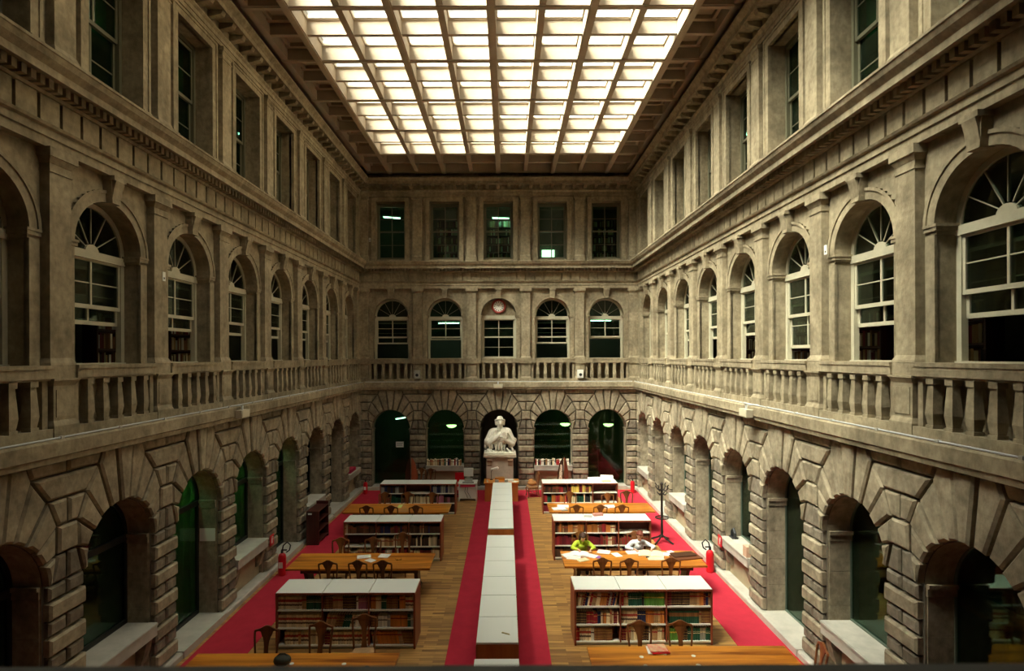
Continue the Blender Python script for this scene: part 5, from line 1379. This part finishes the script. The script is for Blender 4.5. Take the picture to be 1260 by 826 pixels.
# dark bag and second dark thing on the nearest left table
bg_ = empty('dark_bag', (*at(346, 818), 0.8), label='round dark olive bag on the nearest left table', cat='bag')
m = MB(); m.smooth = True; m.ell((0, 0, 0.09), (0.15, 0.12, 0.095), 18, 12); part('body', m, mat('dark_olive', (0.035, 0.035, 0.022), 0.6, bump=0.5, bscale=60), bg_)
part('strap', MB().tube([(-0.1, 0, 0.15), (-0.04, 0, 0.2), (0.05, 0, 0.2), (0.1, 0, 0.15)], 0.01, 6), BLACK, bg_)
b2 = empty('hat', (*at(450, 829), 0.8), label='dark hat at the bottom edge, nearest left table right end', cat='hat')
m = MB(); m.smooth = True; m.ell((0, 0, 0.03), (0.09, 0.09, 0.1), 16, 10); part('crown', m, mat('dark_violet', (0.04, 0.03, 0.045), 0.7), b2); part('peak', MB().prism_z([(-0.07, -0.08), (0.07, -0.08), (0.05, -0.15), (-0.05, -0.15)], 0.005, 0.015), BLACK, b2)
# bag on the lone chair
bg3 = empty('tan_bag', (1.10, 24.62, 0.485), label='tan soft bag on the chair right of the desk', cat='bag')
m = MB(); m.smooth = True; m.ell((0, 0, 0.11), (0.2, 0.15, 0.11), 16, 10); m.ell((-0.05, 0.02, 0.2), (0.12, 0.1, 0.08), 12, 8); part('body', m, mat('tan_leather', (0.45, 0.20, 0.06), 0.6), bg3)
part('handle', MB().tube([(-0.1, 0, 0.2), (-0.05, 0, 0.3), (0.08, 0, 0.3), (0.12, 0, 0.19)], 0.012, 6), mat('tan_leather', (0.45, 0.20, 0.06)), bg3)

# ------------------------------------------------------------------ readers
def reader(x, y, label, top_m, hair_m, spread, head_dz, long_hair, lean):
    o = empty('person', (x, y, 0), label=label, cat='person')
    J = dict(pel=(0, 0.10, 0.52), chest=(0, -0.10 - lean, 0.83), neck=(0, -0.20 - lean, 0.985), head=(0.0, -0.29 - lean, 1.085 + head_dz))
    b = MB()
    b.capsule(J['pel'], 0.15, J['chest'], 0.135, 14); b.capsule((-0.13, -0.13 - lean, 0.90), 0.065, (0.13, -0.13 - lean, 0.90), 0.065, 12)
    b.capsule(J['chest'], 0.11, J['neck'], 0.052, 12); b.capsule(J['neck'], 0.052, J['head'], 0.055, 10)
    hx, hy, hz = J['head']; rot = Matrix.Rotation(R(38), 3, 'X')
    f = lambda v: tuple(Vector(J['head']) + rot @ Vector(v))
    b.ell(J['head'], (0.075, 0.095, 0.115), 16, 12, rot); b.ell(f((0, -0.035, -0.075)), (0.05, 0.055, 0.05), 12, 8, rot)
    b.capsule(f((0, -0.09, 0.01)), 0.009, f((0, -0.113, -0.028)), 0.014, 8)
    for s in (1, -1):
        b.ell(f((s * 0.077, 0.005, -0.015)), (0.012, 0.02, 0.03), 8, 6, rot); b.ell(f((s * 0.032, -0.088, 0.022)), (0.02, 0.01, 0.008), 8, 6, rot)
    b.capsule(f((-0.022, -0.088, -0.062)), 0.008, f((0.022, -0.088, -0.062)), 0.008, 6)
    c = MB()      # clothing volumes
    c.capsule(J['pel'], 0.165, J['chest'], 0.15, 16); c.capsule((-0.14, -0.13 - lean, 0.90), 0.078, (0.14, -0.13 - lean, 0.90), 0.078, 12); c.capsule(J['chest'], 0.12, (0, -0.19 - lean, 0.95), 0.075, 12)
    for s in (1, -1):
        sh = (s * 0.175, -0.13 - lean, 0.895); el = (s * (0.25 + spread), -0.33 - lean * .5, 0.835); wr = (s * (0.13 + spread * (1.0 if s > 0 else .4)), -0.52 - lean * .3, 0.838)
        b.capsule(sh, 0.048, el, 0.038, 10); b.capsule(el, 0.038, wr, 0.025, 10)
        c.capsule(sh, 0.068, el, 0.052, 12); mid = tuple(Vector(el).lerp(Vector(wr), 0.72)); c.capsule(el, 0.052, mid, 0.042, 12)
        pal = Vector(wr) + Vector((-s * 0.02, -0.075, -0.006)); b.capsule(wr, 0.026, tuple(pal), 0.03, 10)
        for i in range(4):
            st_ = pal + Vector(((i - 1.5) * 0.017, -0.02, 0.004)); L_ = (0.05, 0.058, 0.054, 0.042)[i]
            kn = st_ + Vector(((i - 1.5) * 0.004, -L_ * 0.6, 0.006)); b.capsule(tuple(st_), 0.0085, tuple(kn), 0.008, 6); b.capsule(tuple(kn), 0.008, tuple(kn + Vector((0, -L_ * 0.55, -0.016))), 0.0068, 6)
        th = pal + Vector((-s * 0.028, 0.02, 0.0)); b.capsule(tuple(th), 0.010, tuple(th + Vector((-s * 0.028, -0.045, 0.0))), 0.008, 6)
        hip = (s * 0.09, 0.08, 0.545); kn = (s * 0.11, -0.36, 0.545); an = (s * 0.11, -0.30, 0.09)
        b.capsule(hip, 0.085, kn, 0.055, 10); b.capsule(kn, 0.055, an, 0.036, 10); b.capsule((s * 0.11, -0.28, 0.045), 0.036, (s * 0.115, -0.45, 0.035), 0.028, 8)
    fused('body', b, 0.0075, SKIN, o, 2)
    fused('shirt', c, 0.011, top_m, o, 3)
    t = MB()
    for s in (1, -1):
        t.capsule((s * 0.09, 0.08, 0.545), 0.1, (s * 0.11, -0.36, 0.545), 0.068, 10); t.capsule((s * 0.11, -0.36, 0.545), 0.068, (s * 0.11, -0.30, 0.12), 0.05, 10)
    t.capsule((-0.05, 0.1, 0.53), 0.125, (0.05, 0.1, 0.53), 0.125, 10); fused('trousers', t, 0.013, mat('dark_trousers', (0.03, 0.035, 0.06), 0.8), o, 2)
    h = MB()
    h.ell(f((0, 0.022, 0.035)), (0.088, 0.092, 0.098), 14, 10, rot); h.ell(f((0, -0.02, 0.085)), (0.075, 0.075, 0.045), 12, 8, rot)
    for s in (1, -1):
        if long_hair:
            h.capsule(f((s * 0.07, 0.0, 0.05)), 0.035, f((s * 0.09, -0.015, -0.10)), 0.03, 8); h.capsule(f((s * 0.06, 0.06, 0.02)), 0.045, f((s * 0.08, 0.05, -0.12)), 0.04, 8)
        else: h.capsule(f((s * 0.07, 0.02, 0.05)), 0.03, f((s * 0.078, 0.02, -0.01)), 0.022, 8)
    fused('hair', h, 0.010, hair_m, o, 1)
    for s in (1, -1): part('eye', MB().ell(f((s * 0.032, -0.088, 0.006)), (0.012, 0.008, 0.007), 8, 6), BLACK, o)
    return o
reader(2.11, 15.93, 'person with dark shoulder-length hair in a yellow-green top, reading at the right table', mat('lime_knit', (0.50, 0.66, 0.05), 0.8, bump=0.3, bscale=60), mat('dark_hair', (0.06, 0.028, 0.018), 0.5, bump=0.4, bscale=90), 0.05, 0.03, True, 0.0)
reader(3.69, 15.93, 'person with reddish-brown hair in a white shirt, reading at the right table', mat('white_shirt', (0.78, 0.80, 0.80), 0.8, bump=0.3, bscale=30), mat('red_brown_hair', (0.17, 0.04, 0.022), 0.5, bump=0.4, bscale=90), 0.13, 0.075, False, -0.02)
